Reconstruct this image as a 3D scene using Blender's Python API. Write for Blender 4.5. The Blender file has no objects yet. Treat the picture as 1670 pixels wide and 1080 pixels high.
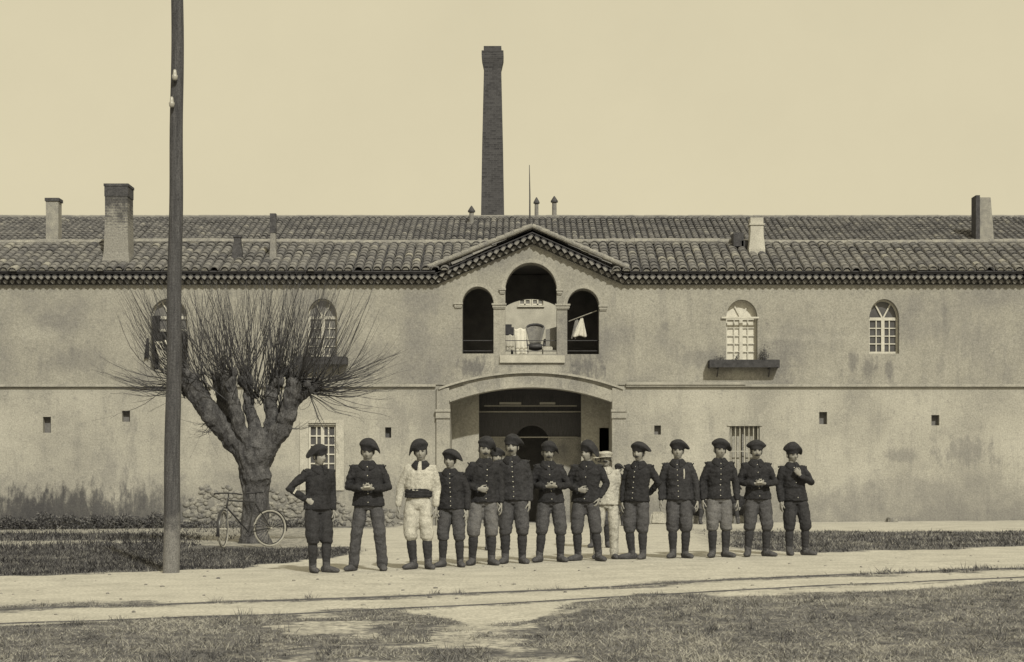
import bpy, bmesh, math, random
from mathutils import Vector, Matrix, noise
from mathutils.geometry import tessellate_polygon
from mathutils.bvhtree import BVHTree
R = math.radians
S = bpy.context.scene
random.seed(7)

# ------------------------------------------------------------------ camera
CH = 1.09; FPX = 2600.0; PX0 = 850.0; PY0 = 790.0
cam = bpy.data.cameras.new("camera"); cam_o = bpy.data.objects.new("camera", cam)
S.collection.objects.link(cam_o); S.camera = cam_o
cam_o.location = (0, 0, CH); cam_o.rotation_euler = (R(90), 0, 0)
cam.sensor_width = 36; cam.lens = 36*FPX/1670
cam.shift_x = (835-PX0)/1670; cam.shift_y = (PY0-540)/1670
cam.clip_end = 2000

# ------------------------------------------------------------------ sky + sun
SUN_EL, SUN_AZ = 40.0, 20.0         # azimuth measured from behind the camera towards the right
w = bpy.data.worlds.new("World"); S.world = w; w.use_nodes = True
nt = w.node_tree; nt.nodes.clear()
out = nt.nodes.new('ShaderNodeOutputWorld'); bg = nt.nodes.new('ShaderNodeBackground')
sky = nt.nodes.new('ShaderNodeTexSky'); sky.sky_type = 'NISHITA'; sky.sun_disc = False
sky.sun_elevation = R(SUN_EL); sky.sun_rotation = R(180-SUN_AZ); sky.dust_density = 4; sky.air_density = 1.0
bw = nt.nodes.new('ShaderNodeRGBToBW')
mul = nt.nodes.new('ShaderNodeMath'); mul.operation = 'MULTIPLY_ADD'; mul.inputs[1].default_value = 0.12; mul.inputs[2].default_value = 5.0
tint = nt.nodes.new('ShaderNodeMix'); tint.data_type = 'RGBA'; tint.blend_type = 'MULTIPLY'; tint.inputs[0].default_value = 1
tint.inputs[7].default_value = (1.175, 1.055, 0.725, 1)
nt.links.new(sky.outputs[0], bw.inputs[0]); nt.links.new(bw.outputs[0], mul.inputs[0])
wtc = nt.nodes.new('ShaderNodeTexCoord'); wn = nt.nodes.new('ShaderNodeTexNoise'); wn.inputs['Scale'].default_value = 5; wn.inputs['Detail'].default_value = 7; wn.inputs['Roughness'].default_value = .65
wm = nt.nodes.new('ShaderNodeMapRange'); wm.inputs[1].default_value = .3; wm.inputs[2].default_value = .7; wm.inputs[3].default_value = .965; wm.inputs[4].default_value = 1.03   # thin veil of high cloud
wx = nt.nodes.new('ShaderNodeMath'); wx.operation = 'MULTIPLY'
nt.links.new(wtc.outputs['Generated'], wn.inputs['Vector']); nt.links.new(wn.outputs['Fac'], wm.inputs[0]); nt.links.new(mul.outputs[0], wx.inputs[0]); nt.links.new(wm.outputs[0], wx.inputs[1])
nt.links.new(wx.outputs[0], tint.inputs[6]); nt.links.new(tint.outputs[2], bg.inputs[0])
bg.inputs[1].default_value = 0.11
nt.links.new(bg.outputs[0], out.inputs[0])
sl = bpy.data.lights.new("sun", 'SUN'); sl.energy = 3.3; sl.angle = R(1.2); sl.color = (1, 0.965, 0.81)
so = bpy.data.objects.new("sun", sl); S.collection.objects.link(so)
sd = Vector((math.sin(R(SUN_AZ))*math.cos(R(SUN_EL)), -math.cos(R(SUN_AZ))*math.cos(R(SUN_EL)), math.sin(R(SUN_EL))))
so.rotation_euler = sd.to_track_quat('Z', 'Y').to_euler(); so.location = sd*60
S.view_settings.view_transform = 'Standard'; S.view_settings.look = 'None'
S.view_settings.exposure = 0; S.view_settings.gamma = 1

# ------------------------------------------------------------------ helpers
YF = 43.0
def W(px, py, Y): return Vector(((px-PX0)*Y/FPX, Y, CH-(py-PY0)*Y/FPX))
def fx(px): return (px-PX0)*YF/FPX
def fz(py): return CH-(py-PY0)*YF/FPX
def gy(px, py): return CH*FPX/((py-PY0)+0.009*(px-PX0))
def to_px(x, y): return PX0+x*FPX/y, PY0+(CH-0.009*x)*FPX/y

def gz(x, y):
    z = 0.009*max(-25, min(25, x))
    z += 0.10*math.exp(-((x-1.9)/1.5)**2-((y-12.9)/1.2)**2)
    z += 0.06*math.exp(-((x-4.2)/1.2)**2-((y-13.6)/1.5)**2)
    z += 0.05*math.exp(-((x+3.4)/1.0)**2-((y-12.0)/0.8)**2)
    if 5 < y < 42 and abs(x) < 25:
        z += 0.012*noise.noise(Vector((x*0.8, y*0.8, 3)))
    return z

class MB:
    def __init__(s): s.v = []; s.f = []; s.t = []
    def add(s, vs, fs, tone=None):
        b = len(s.v); s.v += [tuple(p) for p in vs]
        for q in fs: s.f.append(tuple(b+i for i in q)); s.t.append(0.5 if tone is None else tone)
    def box(s, x0, x1, y0, y1, z0, z1, tone=None, M=None):
        vs = [Vector((x, y, z)) for x in (x0, x1) for y in (y0, y1) for z in (z0, z1)]
        if M: vs = [M @ p for p in vs]
        s.add(vs, [(0,1,3,2), (4,6,7,5), (0,4,5,1), (2,3,7,6), (0,2,6,4), (1,5,7,3)], tone)
    def tube(s, pts, rad, seg=10, cap=True, ax=None, tone=None, dome=True):
        pts = [Vector(p) for p in pts]; n = len(pts)
        rr = [(r, r) if not isinstance(r, tuple) else r for r in rad]
        if dome:
            d0 = (pts[0]-pts[1]).normalized(); d1 = (pts[-1]-pts[-2]).normalized()
            a, b = rr[0], rr[-1]; ma, mb = min(a), min(b)
            pts = [pts[0]+d0*ma*.85, pts[0]+d0*ma*.5]+pts+[pts[-1]+d1*mb*.5, pts[-1]+d1*mb*.85]
            rr = [(a[0]*.5, a[1]*.5), (a[0]*.86, a[1]*.86)]+rr+[(b[0]*.86, b[1]*.86), (b[0]*.5, b[1]*.5)]
            n += 4
        vs = []; u = None
        for i in range(n):
            if i == 0: d = pts[1]-pts[0]
            elif i == n-1: d = pts[-1]-pts[-2]
            else: d = (pts[i+1]-pts[i]).normalized()+(pts[i]-pts[i-1]).normalized()
            d = d.normalized() if d.length > 1e-9 else Vector((0, 0, 1))
            if u is None:
                u = Vector(ax) if ax is not None else (Vector((1, 0, 0)) if abs(d.x) < .8 else Vector((0, 1, 0)))
            u = (u-d*u.dot(d)).normalized(); v = d.cross(u)
            for k in range(seg):
                a = 2*math.pi*k/seg
                vs.append(pts[i]+u*rr[i][0]*math.cos(a)+v*rr[i][1]*math.sin(a))
        fs = []
        for i in range(n-1):
            for k in range(seg):
                k2 = (k+1) % seg
                fs.append((i*seg+k, i*seg+k2, (i+1)*seg+k2, (i+1)*seg+k))
        if cap:
            fs.append(tuple(range(seg))[::-1]); fs.append(tuple((n-1)*seg+k for k in range(seg)))
        s.add(vs, fs, tone)
    def ball(s, c, r, seg=10, rings=6, M=None, tone=None):
        r = r if isinstance(r, tuple) else (r, r, r); c = Vector(c)
        vs = []
        for i in range(1, rings):
            th = math.pi*i/rings
            for k in range(seg):
                a = 2*math.pi*k/seg
                p = Vector((r[0]*math.sin(th)*math.cos(a), r[1]*math.sin(th)*math.sin(a), r[2]*math.cos(th)))
                if M: p = M @ p
                vs.append(c+p)
        t = Vector((0, 0, r[2])); b = Vector((0, 0, -r[2]))
        if M: t = M @ t; b = M @ b
        vs += [c+t, c+b]; T = len(vs)-2
        fs = []
        for i in range(rings-2):
            for k in range(seg):
                k2 = (k+1) % seg
                fs.append((i*seg+k, (i+1)*seg+k, (i+1)*seg+k2, i*seg+k2))
        for k in range(seg):
            k2 = (k+1) % seg
            fs.append((T, k, k2)); fs.append((T+1, (rings-2)*seg+k2, (rings-2)*seg+k))
        s.add(vs, fs, tone)
    def build(s, name, mt, parent=None, smooth=False, fix=False):
        me = bpy.data.meshes.new(name); me.from_pydata(s.v, [], s.f)
        if any(t != 0.5 for t in s.t):
            at = me.attributes.new("tone", 'FLOAT', 'FACE'); at.data.foreach_set("value", s.t)
        if fix:
            bm = bmesh.new(); bm.from_mesh(me); bmesh.ops.recalc_face_normals(bm, faces=bm.faces); bm.to_mesh(me); bm.free()
        if smooth: me.polygons.foreach_set("use_smooth", [True]*len(me.polygons))
        me.update()
        return link(name, me, mt, parent)

def link(name, me, mt, parent=None):
    o = bpy.data.objects.new(name, me); S.collection.objects.link(o)
    if mt is not None: me.materials.append(mt)
    if parent is not None: o.parent = parent
    return o
def empty(name, label, cat, loc=(0, 0, 0), rz=0, group=None):
    o = bpy.data.objects.new(name, None); S.collection.objects.link(o)
    o.empty_display_size = .2; o.location = loc; o.rotation_euler = (0, 0, rz)
    return tag(o, label, cat, group)
def tag(o, label, cat, group=None, kind=None):
    o['label'] = label
    if cat: o['category'] = cat
    if group: o['group'] = group
    if kind: o['kind'] = kind
    return o
def remesh(mb, voxel, smooth=3, wr=None, decim=None):
    me = bpy.data.meshes.new("tmp"); me.from_pydata(mb.v, [], mb.f)
    bm = bmesh.new(); bm.from_mesh(me); bmesh.ops.recalc_face_normals(bm, faces=bm.faces); bm.to_mesh(me); bm.free()
    o = bpy.data.objects.new("tmp", me); S.collection.objects.link(o)
    m = o.modifiers.new("r", 'REMESH'); m.mode = 'VOXEL'; m.voxel_size = voxel
    if smooth:
        m2 = o.modifiers.new("s", 'SMOOTH'); m2.factor = .5; m2.iterations = smooth
    if decim:
        m3 = o.modifiers.new("d", 'DECIMATE'); m3.ratio = decim
    dg = bpy.context.evaluated_depsgraph_get(); dg.update()
    ev = o.evaluated_get(dg); r = bpy.data.meshes.new_from_object(ev)
    bpy.data.objects.remove(o); bpy.data.meshes.remove(me)
    if wr:
        ns = [v.normal.copy() for v in r.vertices]
        for v, n in zip(r.vertices, ns): v.co = v.co+n*wr(v.co)
    r.polygons.foreach_set("use_smooth", [True]*len(r.polygons)); r.update()
    r.materials.clear()
    return r

# ------------------------------------------------------------------ materials
def sep(v):
    k = min(1, v/.28)
    return (v*(.98+.04*k), v*(.975+.01*k), v*(1.14-.24*k), 1)
class NT:
    def __init__(s, name):
        s.m = bpy.data.materials.new(name); s.m.use_nodes = True; s.t = s.m.node_tree; s.t.nodes.clear()
        s.o = s.n('ShaderNodeOutputMaterial'); s.b = s.n('ShaderNodeBsdfPrincipled'); s.l(s.b.outputs[0], s.o.inputs[0])
        s.tc = s.n('ShaderNodeTexCoord')
    def n(s, t, **k):
        x = s.t.nodes.new(t)
        for a, b in k.items(): setattr(x, a, b)
        return x
    def l(s, a, b): s.t.links.new(a, b)
    def noise(s, scale, detail=4, rough=.55, vec=None, stretch=None, dist=0):
        x = s.n('ShaderNodeTexNoise'); x.inputs['Scale'].default_value = scale; x.inputs['Detail'].default_value = detail
        x.inputs['Roughness'].default_value = rough; x.inputs['Distortion'].default_value = dist
        v = vec or s.tc.outputs['Object']
        if stretch:
            mp = s.n('ShaderNodeMapping'); mp.inputs['Scale'].default_value = stretch; s.l(v, mp.inputs[0]); v = mp.outputs[0]
        s.l(v, x.inputs['Vector']); return x.outputs['Fac']
    def ramp(s, fac, stops):
        x = s.n('ShaderNodeValToRGB'); r = x.color_ramp
        while len(r.elements) > 1: r.elements.remove(r.elements[-1])
        r.elements[0].position = stops[0][0]; c = stops[0][1]; r.elements[0].color = sep(c) if not isinstance(c, tuple) else c
        for p, c in stops[1:]:
            e = r.elements.new(p); e.color = sep(c) if not isinstance(c, tuple) else c
        s.l(fac, x.inputs[0]); return x.outputs[0]
    def math(s, op, a, b=None, c=None, clamp=False):
        x = s.n('ShaderNodeMath', operation=op); x.use_clamp = clamp
        for i, q in enumerate((a, b, c)):
            if q is None: continue
            if isinstance(q, (int, float)): x.inputs[i].default_value = q
            else: s.l(q, x.inputs[i])
        return x.outputs[0]
    def mix(s, f, a, b, mode='MIX'):
        x = s.n('ShaderNodeMix', data_type='RGBA', blend_type=mode)
        for i, q in ((0, f), (6, a), (7, b)):
            if isinstance(q, (int, float)) and i == 0: x.inputs[0].default_value = q
            elif isinstance(q, (int, float)): x.inputs[i].default_value = sep(q)
            elif isinstance(q, tuple): x.inputs[i].default_value = q
            else: s.l(q, x.inputs[i])
        return x.outputs[2]
    def mr(s, v, a, b, c=0., d=1.):
        x = s.n('ShaderNodeMapRange'); x.inputs[1].default_value = a; x.inputs[2].default_value = b
        x.inputs[3].default_value = c; x.inputs[4].default_value = d; s.l(v, x.inputs[0]); return x.outputs[0]
    def grain(s, col, amt=.35, scale=60):
        g = s.noise(scale, 2, .7); k = s.mr(g, .3, .7, 1-amt, 1+amt)
        c = s.n('ShaderNodeCombineColor')
        for i in range(3): s.l(k, c.inputs[i])
        return s.mix(1., col, c.outputs[0], 'MULTIPLY')
    def bump(s, h, st=.5, d=.02):
        x = s.n('ShaderNodeBump'); x.inputs['Strength'].default_value = st; x.inputs['Distance'].default_value = d
        s.l(h, x.inputs['Height']); s.l(x.outputs[0], s.b.inputs['Normal'])
    def fin(s, col, rough=.9, spec=.2, metal=0):
        if isinstance(col, tuple): s.b.inputs['Base Color'].default_value = col
        else: s.l(col, s.b.inputs['Base Color'])
        s.b.inputs['Roughness'].default_value = rough; s.b.inputs['Specular IOR Level'].default_value = spec
        s.b.inputs['Metallic'].default_value = metal
        return s.m
def simple(name, a, b, scale=6, grain=.25, gs=60, rough=.9, bump=.4, bs=40, bd=.01, spec=.2, stretch=None, metal=0):
    k = NT(name); c = k.ramp(k.noise(scale, 5, .6, stretch=stretch), [(.3, a), (.7, b)])
    if grain: c = k.grain(c, grain, gs)
    if bump: k.bump(k.noise(bs, 4, .6, stretch=stretch), bump, bd)
    return k.fin(c, rough, spec, metal)

def m_wall(name, base, damp, spots=()):
    k = NT(name); oc = k.tc.outputs['Object']
    c = k.ramp(k.noise(.55, 6, .62), [(.30, base*.72), (.5, base), (.70, base*1.18)])
    st = k.noise(1.4, 5, .6, stretch=(1.6, 1, .35))
    c = k.mix(k.mr(st, .52, .74, 0, .45), c, base*.62)
    bl = k.noise(3.2, 6, .68)
    c = k.mix(k.mr(bl, .56, .70, 0, .40), c, base*1.25)
    c = k.mix(k.mr(k.noise(4.5, 7, .75), .56, .74, 0, .65), c, base*.5)
    sz = k.n('ShaderNodeSeparateXYZ'); k.l(oc, sz.inputs[0])
    if damp:
        d = k.math('ADD', k.mr(sz.outputs[2], .05, 1.9, .42, 0), k.mr(k.noise(1.1, 6, .62), .3, .7, -.12, .30))
        f = k.mr(d, .22, .50, 0, .62)
        c = k.mix(f, c, base*.38)
    vo = k.n('ShaderNodeTexVoronoi'); vo.inputs['Scale'].default_value = 1.1; vo.feature = 'DISTANCE_TO_EDGE'
    mp = k.n('ShaderNodeMapping'); mp.inputs['Scale'].default_value = (1, 1, .7); k.l(oc, mp.inputs[0])
    ad = k.n('ShaderNodeVectorMath', operation='ADD'); k.l(mp.outputs[0], ad.inputs[0])
    nn = k.n('ShaderNodeTexNoise'); nn.inputs['Scale'].default_value = 2.5; nn.inputs['Detail'].default_value = 5
    k.l(oc, nn.inputs['Vector']); k.l(nn.outputs['Color'], ad.inputs[1]); k.l(ad.outputs[0], vo.inputs['Vector'])
    cr = k.mr(vo.outputs['Distance'], 0, .012, .35, 0)
    cr = k.math('MULTIPLY', cr, k.mr(k.noise(.7, 2, .5), .5, .6, 0, 1))
    c = k.mix(cr, c, base*.4)
    for (px, py, rx, ry, st_, dark) in spots:      # weather stains and washed-out patches, each with its own place and shape
        ax = k.math('DIVIDE', k.math('SUBTRACT', sz.outputs[0], (px-PX0)*YF/FPX), rx/60.47)
        az = k.math('DIVIDE', k.math('SUBTRACT', sz.outputs[2], CH-(py-PY0)*YF/FPX), ry/60.47)
        dd = k.math('SQRT', k.math('ADD', k.math('MULTIPLY', ax, ax), k.math('MULTIPLY', az, az)))
        dd = k.math('ADD', dd, k.mr(k.noise(3.2, 6, .7, stretch=(1.5, 1, .6)), .3, .7, -.75, .75))
        c = k.mix(k.mr(dd, .5, 1.15, st_, 0), c, base*dark)
    dr = k.noise(1, 5, .7, stretch=(5.5, 5.5, .45)); dm = k.mr(k.noise(.9, 3, .6), .45, .6, 0, 1)      # rain streaks
    c = k.mix(k.math('MULTIPLY', k.mr(dr, .54, .70, 0, .38), dm), c, base*.5)
    fk = k.noise(2.3, 9, .82, dist=1.2); c = k.mix(k.mr(fk, .635, .65, 0, .55), c, base*.62)      # flaked plaster
    fk2 = k.noise(1.7, 9, .8, stretch=(1.3, 1, .8), dist=.8); c = k.mix(k.mr(fk2, .36, .345, 0, .40), c, base*1.35)
    c = k.grain(c, .17, 22); c = k.grain(c, .22, 60)
    h = k.math('ADD', k.noise(7, 6, .65), k.math('MULTIPLY', k.noise(60, 3, .6), .35))
    k.bump(h, .55, .03)
    return k.fin(c, .95, .1)
M = {}
M['wall_low'] = m_wall('plaster_lower', .34, True, [(1575, 738, 42, 26, .6, .5), (1470, 742, 26, 12, .5, .5), (110, 832, 110, 36, .85, .2), (230, 832, 80, 36, .75, .25), (30, 836, 80, 34, .8, .2), (330, 836, 60, 24, .5, .4),
    (215, 730, 14, 50, .4, .5), (640, 690, 30, 45, .35, .5), (1500, 800, 130, 30, .4, .6), (600, 800, 60, 30, .45, .5), (1150, 730, 60, 40, .3, 1.35), (480, 820, 90, 22, .4, .4), (180, 770, 26, 60, .35, .5), (1340, 820, 90, 20, .35, .6)])
M['wall_up'] = m_wall('plaster_upper', .285, False, [(780, 600, 30, 17, .8, .42), (952, 598, 32, 20, .8, .42), (1420, 600, 16, 20, .6, .4), (1392, 590, 8, 18, .6, .45), (1450, 602, 8, 16, .6, .45), (1275, 600, 22, 26, .5, .5), (1140, 585, 30, 16, .45, .6),
    (600, 590, 40, 30, .35, .6), (120, 590, 60, 22, .4, .55), (1205, 612, 34, 10, .6, 1.45), (845, 598, 40, 8, .6, .55), (1600, 560, 40, 40, .4, .65), (700, 600, 40, 22, .35, .6), (60, 545, 40, 12, .35, 1.3), (1350, 552, 90, 8, .35, 1.3), (865, 602, 60, 6, .5, 1.4)])
M['wall_gate'] = m_wall('plaster_gate', .32, False, [(790, 625, 26, 14, .55, .5), (870, 618, 30, 10, .5, .6), (945, 628, 26, 12, .55, .5)])
M['trim'] = simple('limestone_trim', .25, .36, 4, .3, 50)
M['sill'] = simple('pale_stone', .34, .46, 4, .25, 50)
M['white_wash'] = simple('whitewash', .30, .44, 2, .25, 40)
M['dado'] = simple('worn_whitewash', .17, .34, 2.2, .3, 30)
M['dim_plaster'] = simple('dim_plaster', .16, .24, 3, .3, 40)
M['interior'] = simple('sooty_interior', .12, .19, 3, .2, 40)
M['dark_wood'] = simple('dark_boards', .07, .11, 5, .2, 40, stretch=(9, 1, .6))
M['worn_panel'] = simple('worn_panel', .13, .30, 3.5, .35, 30, bs=20, bd=.02)
M['beam'] = simple('pale_beam', .3, .4, 5, .2, 40, stretch=(.6, 1, 6))
M['frame'] = simple('painted_frame', .42, .56, 8, .15, 60, rough=.7)
M['iron'] = simple('old_iron', .05, .09, 12, .2, 80, rough=.6, metal=.3)
M['pale_iron'] = simple('painted_iron', .30, .42, 12, .2, 80, rough=.7)
M['curtain'] = simple('pale_curtain', .50, .62, 6, .15, 60)
M['cloth_w'] = simple('white_cloth', .50, .66, 7, .15, 60, bs=14, bd=.02)
M['cloth_g'] = simple('grey_cloth', .16, .24, 9, .25, 60, bs=14, bd=.02)
M['shelf'] = simple('dark_shelf', .035, .07, 8, .3, 60)
M['leaf'] = simple('leaves', .04, .10, 9, .3, 60)
k = NT('window_glass'); M['glass'] = k.fin(k.ramp(k.noise(2, 3), [(.3, .05), (.7, .10)]), .25, .5)
k = NT('window_glass_pale'); M['glass_p'] = k.fin(k.ramp(k.noise(3, 3), [(.3, .13), (.7, .2)]), .3, .5)
M['mortar'] = simple('mortar', .17, .29, 5, .3, 40)
def m_tile(name, a, b):
    k = NT(name); at = k.n('ShaderNodeAttribute', attribute_name='tone')
    c = k.ramp(at.outputs['Fac'], [(0, a*.6), (.4, a), (.85, b), (1, b*1.25)])
    l = k.noise(9, 6, .7); c = k.mix(k.mr(l, .55, .72, 0, .6), c, a*.45)
    c = k.mix(k.mr(k.noise(1.2, 4, .6), .52, .7, 0, .35), c, b*1.3)
    c = k.grain(c, .35, 45); k.bump(k.noise(40, 3, .6), .4, .01)
    return k.fin(c, .95, .1)
M['tile'] = m_tile('clay_tiles', .155, .225); M['tile_far'] = m_tile('clay_tiles_far', .125, .185)
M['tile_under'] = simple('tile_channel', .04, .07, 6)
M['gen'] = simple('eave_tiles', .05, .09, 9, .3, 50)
def m_brick(name, a, b, mort, sc=1.0, cyl=None):
    k = NT(name); v = k.tc.outputs['Object']
    sx = k.n('ShaderNodeSeparateXYZ'); k.l(v, sx.inputs[0]); cb = k.n('ShaderNodeCombineXYZ')
    if cyl:
        k.l(k.math('MULTIPLY', k.math('ARCTAN2', sx.outputs[1], sx.outputs[0]), cyl), cb.inputs[0])
    else: k.l(k.math('ADD', sx.outputs[0], sx.outputs[1]), cb.inputs[0])
    k.l(sx.outputs[2], cb.inputs[1])
    br = k.n('ShaderNodeTexBrick'); k.l(cb.outputs[0], br.inputs['Vector'])
    br.inputs['Color1'].default_value = sep(a); br.inputs['Color2'].default_value = sep(b); br.inputs['Mortar'].default_value = sep(mort)
    br.inputs['Scale'].default_value = 1; br.inputs['Mortar Size'].default_value = .012*sc
    br.inputs['Brick Width'].default_value = .24*sc; br.inputs['Row Height'].default_value = .075*sc
    c = k.mix(k.mr(k.noise(2.2, 5, .65), .42, .62, 0, .55), br.outputs[0], mort)
    if not cyl and mort > .2:   # plaster skin low down, soot blackening the top
        zt_ = k.math('ADD', sx.outputs[2], k.mr(k.noise(3.5, 5, .7), .3, .7, -.55, .55))
        c = k.mix(k.mr(zt_, 7.8, 8.1, .8, 0), c, .24); c = k.mix(k.mr(zt_, 8.2, 8.8, 0, .8), c, .05)
    c = k.grain(c, .3, 30); k.bump(k.noise(25, 4, .6), .5, .02)
    return k.fin(c, .95, .1)
M['stack'] = m_brick('stack_brick', .035, .075, .085, 2.0)
M['chim'] = m_brick('chimney_brick', .12, .2, .27)
M['chim_pale'] = simple('chimney_plaster', .20, .32, 5, .35, 40)
M['chim_top'] = simple('soot_or_shade_brick', .045, .09, 8, .4, 30)  # soot on caps; also the shade tone of the far right chimney's side
k = NT('pole_wood')
c = k.ramp(k.noise(7, 6, .7, stretch=(5, 5, .35)), [(.3, .045), (.7, .10)])
sz = k.n('ShaderNodeSeparateXYZ'); k.l(k.tc.outputs['Object'], sz.inputs[0])
zz = k.math('ADD', sz.outputs[2], k.mr(k.noise(6, 3), .3, .7, -.2, .2))
c = k.mix(k.mr(zz, .45, .75, 1, 0), c, .17)
M['pole'] = k.fin(k.grain(c, .4, 60), .9, .2); k.bump(k.noise(10, 5, .7, stretch=(6, 6, .4)), .7, .02)
M['porcelain'] = simple('porcelain', .26, .36, 4, 0, rough=.3, bump=0, spec=.5)
M['bark'] = simple('bark', .035, .12, 7, .5, 40, bump=1, bs=14, bd=.05, stretch=(1, 1, .5))
M['twig'] = simple('twigs', .05, .09, 4, .2, 40, bump=0)
M['rubble'] = simple('rubble', .12, .30, 6, .35, 40, bump=.8, bs=25, bd=.02)
M['stone'] = simple('pale_block', .32, .46, 6, .3, 40, bump=.8, bs=25, bd=.02)
M['rail'] = simple('rail_steel', .06, .12, 3, .3, 40, rough=.6)
M['grass'] = None
# clothes
M['jacket'] = simple('dark_wool', .018, .036, 14, .45, 90, bump=.8, bs=30, bd=.012)
M['jacket2'] = simple('worn_wool', .024, .044, 14, .45, 90, bump=.8, bs=30, bd=.012)
M['beret'] = simple('beret_felt', .022, .040, 14, .4, 90, bump=.6, bs=30, bd=.01)
M['trouser'] = simple('trouser_wool', .050, .082, 14, .4, 90, bump=.8, bs=26, bd=.014)
M['trouser_l'] = simple('grey_trouser', .10, .15, 14, .35, 90, bump=.8, bs=26, bd=.014)
M['white_can'] = simple('white_canvas', .32, .46, 9, .3, 70, bump=.5, bs=14, bd=.02, stretch=(1.6, 1.6, .8))
M['stocking'] = simple('stocking', .030, .050, 20, .35, 90, bump=.5, bs=40)
M['boot'] = simple('dusty_boot', .06, .11, 12, .4, 70, rough=1, bump=.8, bs=30, spec=.0)
M['skin'] = simple('skin', .21, .29, 20, .15, 90, rough=.6, bump=.2, bs=60, spec=.35)
M['hair'] = simple('hair', .018, .035, 30, .3, 90, rough=.6)
M['eye'] = simple('eye', .03, .05, 30, 0, bump=0, rough=.3, spec=.5)
M['button'] = simple('button', .45, .55, 9, 0, bump=0, rough=.35, metal=.6, spec=.5)
M['cap_l'] = simple('light_cap', .32, .46, 20, .3, 80)
M['leather'] = simple('leather', .03, .05, 12, .2, 60, rough=.5)
M['tyre'] = simple('pale_tyre', .27, .36, 10, .2, 60)
M['enamel'] = simple('black_enamel', .02, .035, 10, .1, 60, rough=.35, spec=.5)

# ------------------------------------------------------------------ ground
def seg_y(px, pts):
    if px <= pts[0][0]: return pts[0][1]
    for (a, b), (c, d) in zip(pts, pts[1:]):
        if px <= c: return b+(d-b)*(px-a)/(c-a)
    return pts[-1][1]
def sstep(a, b, x):
    t = max(0, min(1, (x-a)/(b-a))); return t*t*(3-2*t)
RAIL1 = [(-120, 999), (50, 993), (450, 980), (835, 966), (1240, 943), (1640, 928), (1800, 922)]
RAIL2 = [(-120, 1027), (50, 1019), (450, 1003), (835, 985), (1240, 961), (1640, 943), (1800, 936)]
def grass_shade_mask(x, y):
    if y > 44 or y < 4 or abs(x) > 26: return .6
    px, py = to_px(x, y)
    n = noise.noise(Vector((x*1.1, y*1.1, 0)))*.5+noise.noise(Vector((x*3.1, y*3.1, 5)))*.3
    wob = n*6*(2834/y)/130
    py2 = py+wob
    g = 0.
    # left verge
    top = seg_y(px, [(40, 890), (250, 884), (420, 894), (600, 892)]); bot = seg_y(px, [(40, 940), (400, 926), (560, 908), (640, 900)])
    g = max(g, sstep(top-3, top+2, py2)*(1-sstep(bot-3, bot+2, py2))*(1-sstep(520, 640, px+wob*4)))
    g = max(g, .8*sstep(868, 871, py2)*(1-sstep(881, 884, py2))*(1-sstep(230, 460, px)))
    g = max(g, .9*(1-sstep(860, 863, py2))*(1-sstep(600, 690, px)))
    g = max(g, .47*sstep(856, 862, py2)*(1-sstep(bot-3, bot+2, py2))*(1-sstep(480, 640, px+wob*6)))  # sparse grass tone; also paints in the shade of the tree's twigs
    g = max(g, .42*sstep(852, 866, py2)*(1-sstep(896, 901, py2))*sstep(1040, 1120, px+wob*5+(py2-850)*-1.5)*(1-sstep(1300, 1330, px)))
    # right verge
    top = 867; bot = seg_y(px, [(1070, 880), (1240, 899), (1330, 902), (1640, 893), (1800, 889)])
    g = max(g, sstep(top-2, top+2, py2)*(1-sstep(bot-3, bot+2, py2))*sstep(1060, 1260, px+wob*5)*(.9 if px > 1200 else .75))
    g = max(g, .5*(1-sstep(848, 852, py2))*sstep(1030, 1060, px))
    # foreground
    top = seg_y(px, [(-100, 1028), (50, 1024), (240, 1010), (430, 1001), (560, 993), (640, 994), (720, 1006), (790, 1022), (870, 1016), (930, 986), (1050, 968), (1200, 970), (1400, 965), (1640, 950), (1800, 944)])
    fg = sstep(top-4, top+6, py2)
    if 430 < px < 960: fg *= .45+.55*sstep(-.2, .15, n+.10*math.sin(px*.02))
    g = max(g, fg*(.86 if px < 900 else .95))
    # gauge between and beside the rails
    r1 = seg_y(px, RAIL1); r2 = seg_y(px, RAIL2)
    g = max(g, .62*math.exp(-((py2-r1-1)/4.)**2), .46*math.exp(-((py2-r2-1)/3.)**2))
    if px < 260: g = max(g, .75*math.exp(-((py2-r1+3)/7.)**2)*sstep(260, 150, px) if px < 150 else .6*math.exp(-((py2-r1+3)/6.)**2))
    return g
def lin(a, b, s):
    n = max(1, int(round((b-a)/s))); return [a+(b-a)*i/n for i in range(n)]
xs = [-600, -300, -150, -80, -50, -35] + lin(-25, -14, 1.) + lin(-14, -8, .25)+lin(-8, 8, .08)+lin(8, 14, .25)+lin(14, 25, 1.)+[25, 35, 50, 80, 150, 300, 600]
ys = [-300, -100, -40, -10, 0, 5] + lin(8, 22, .08)+lin(22, 44, .16)+lin(44, 64, 2)+[64, 90, 140, 250, 500, 900, 1500]
gv = []; gm = []
for y in ys:
    for x in xs:
        gv.append((x, y, gz(x, y))); gm.append(grass_shade_mask(x, y))
nx = len(xs)
gf = [(j*nx+i, j*nx+i+1, (j+1)*nx+i+1, (j+1)*nx+i) for j in range(len(ys)-1) for i in range(nx-1)]
me = bpy.data.meshes.new("ground"); me.from_pydata(gv, [], gf)
at = me.attributes.new("turf_shade", 'FLOAT', 'POINT'); at.data.foreach_set("value", gm)
me.polygons.foreach_set("use_smooth", [True]*len(gf))
k = NT('ground_soil'); at = k.n('ShaderNodeAttribute', attribute_name='turf_shade')
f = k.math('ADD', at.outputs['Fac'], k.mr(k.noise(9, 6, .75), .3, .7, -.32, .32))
f = k.mr(f, .3, .62, 0, 1)
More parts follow.
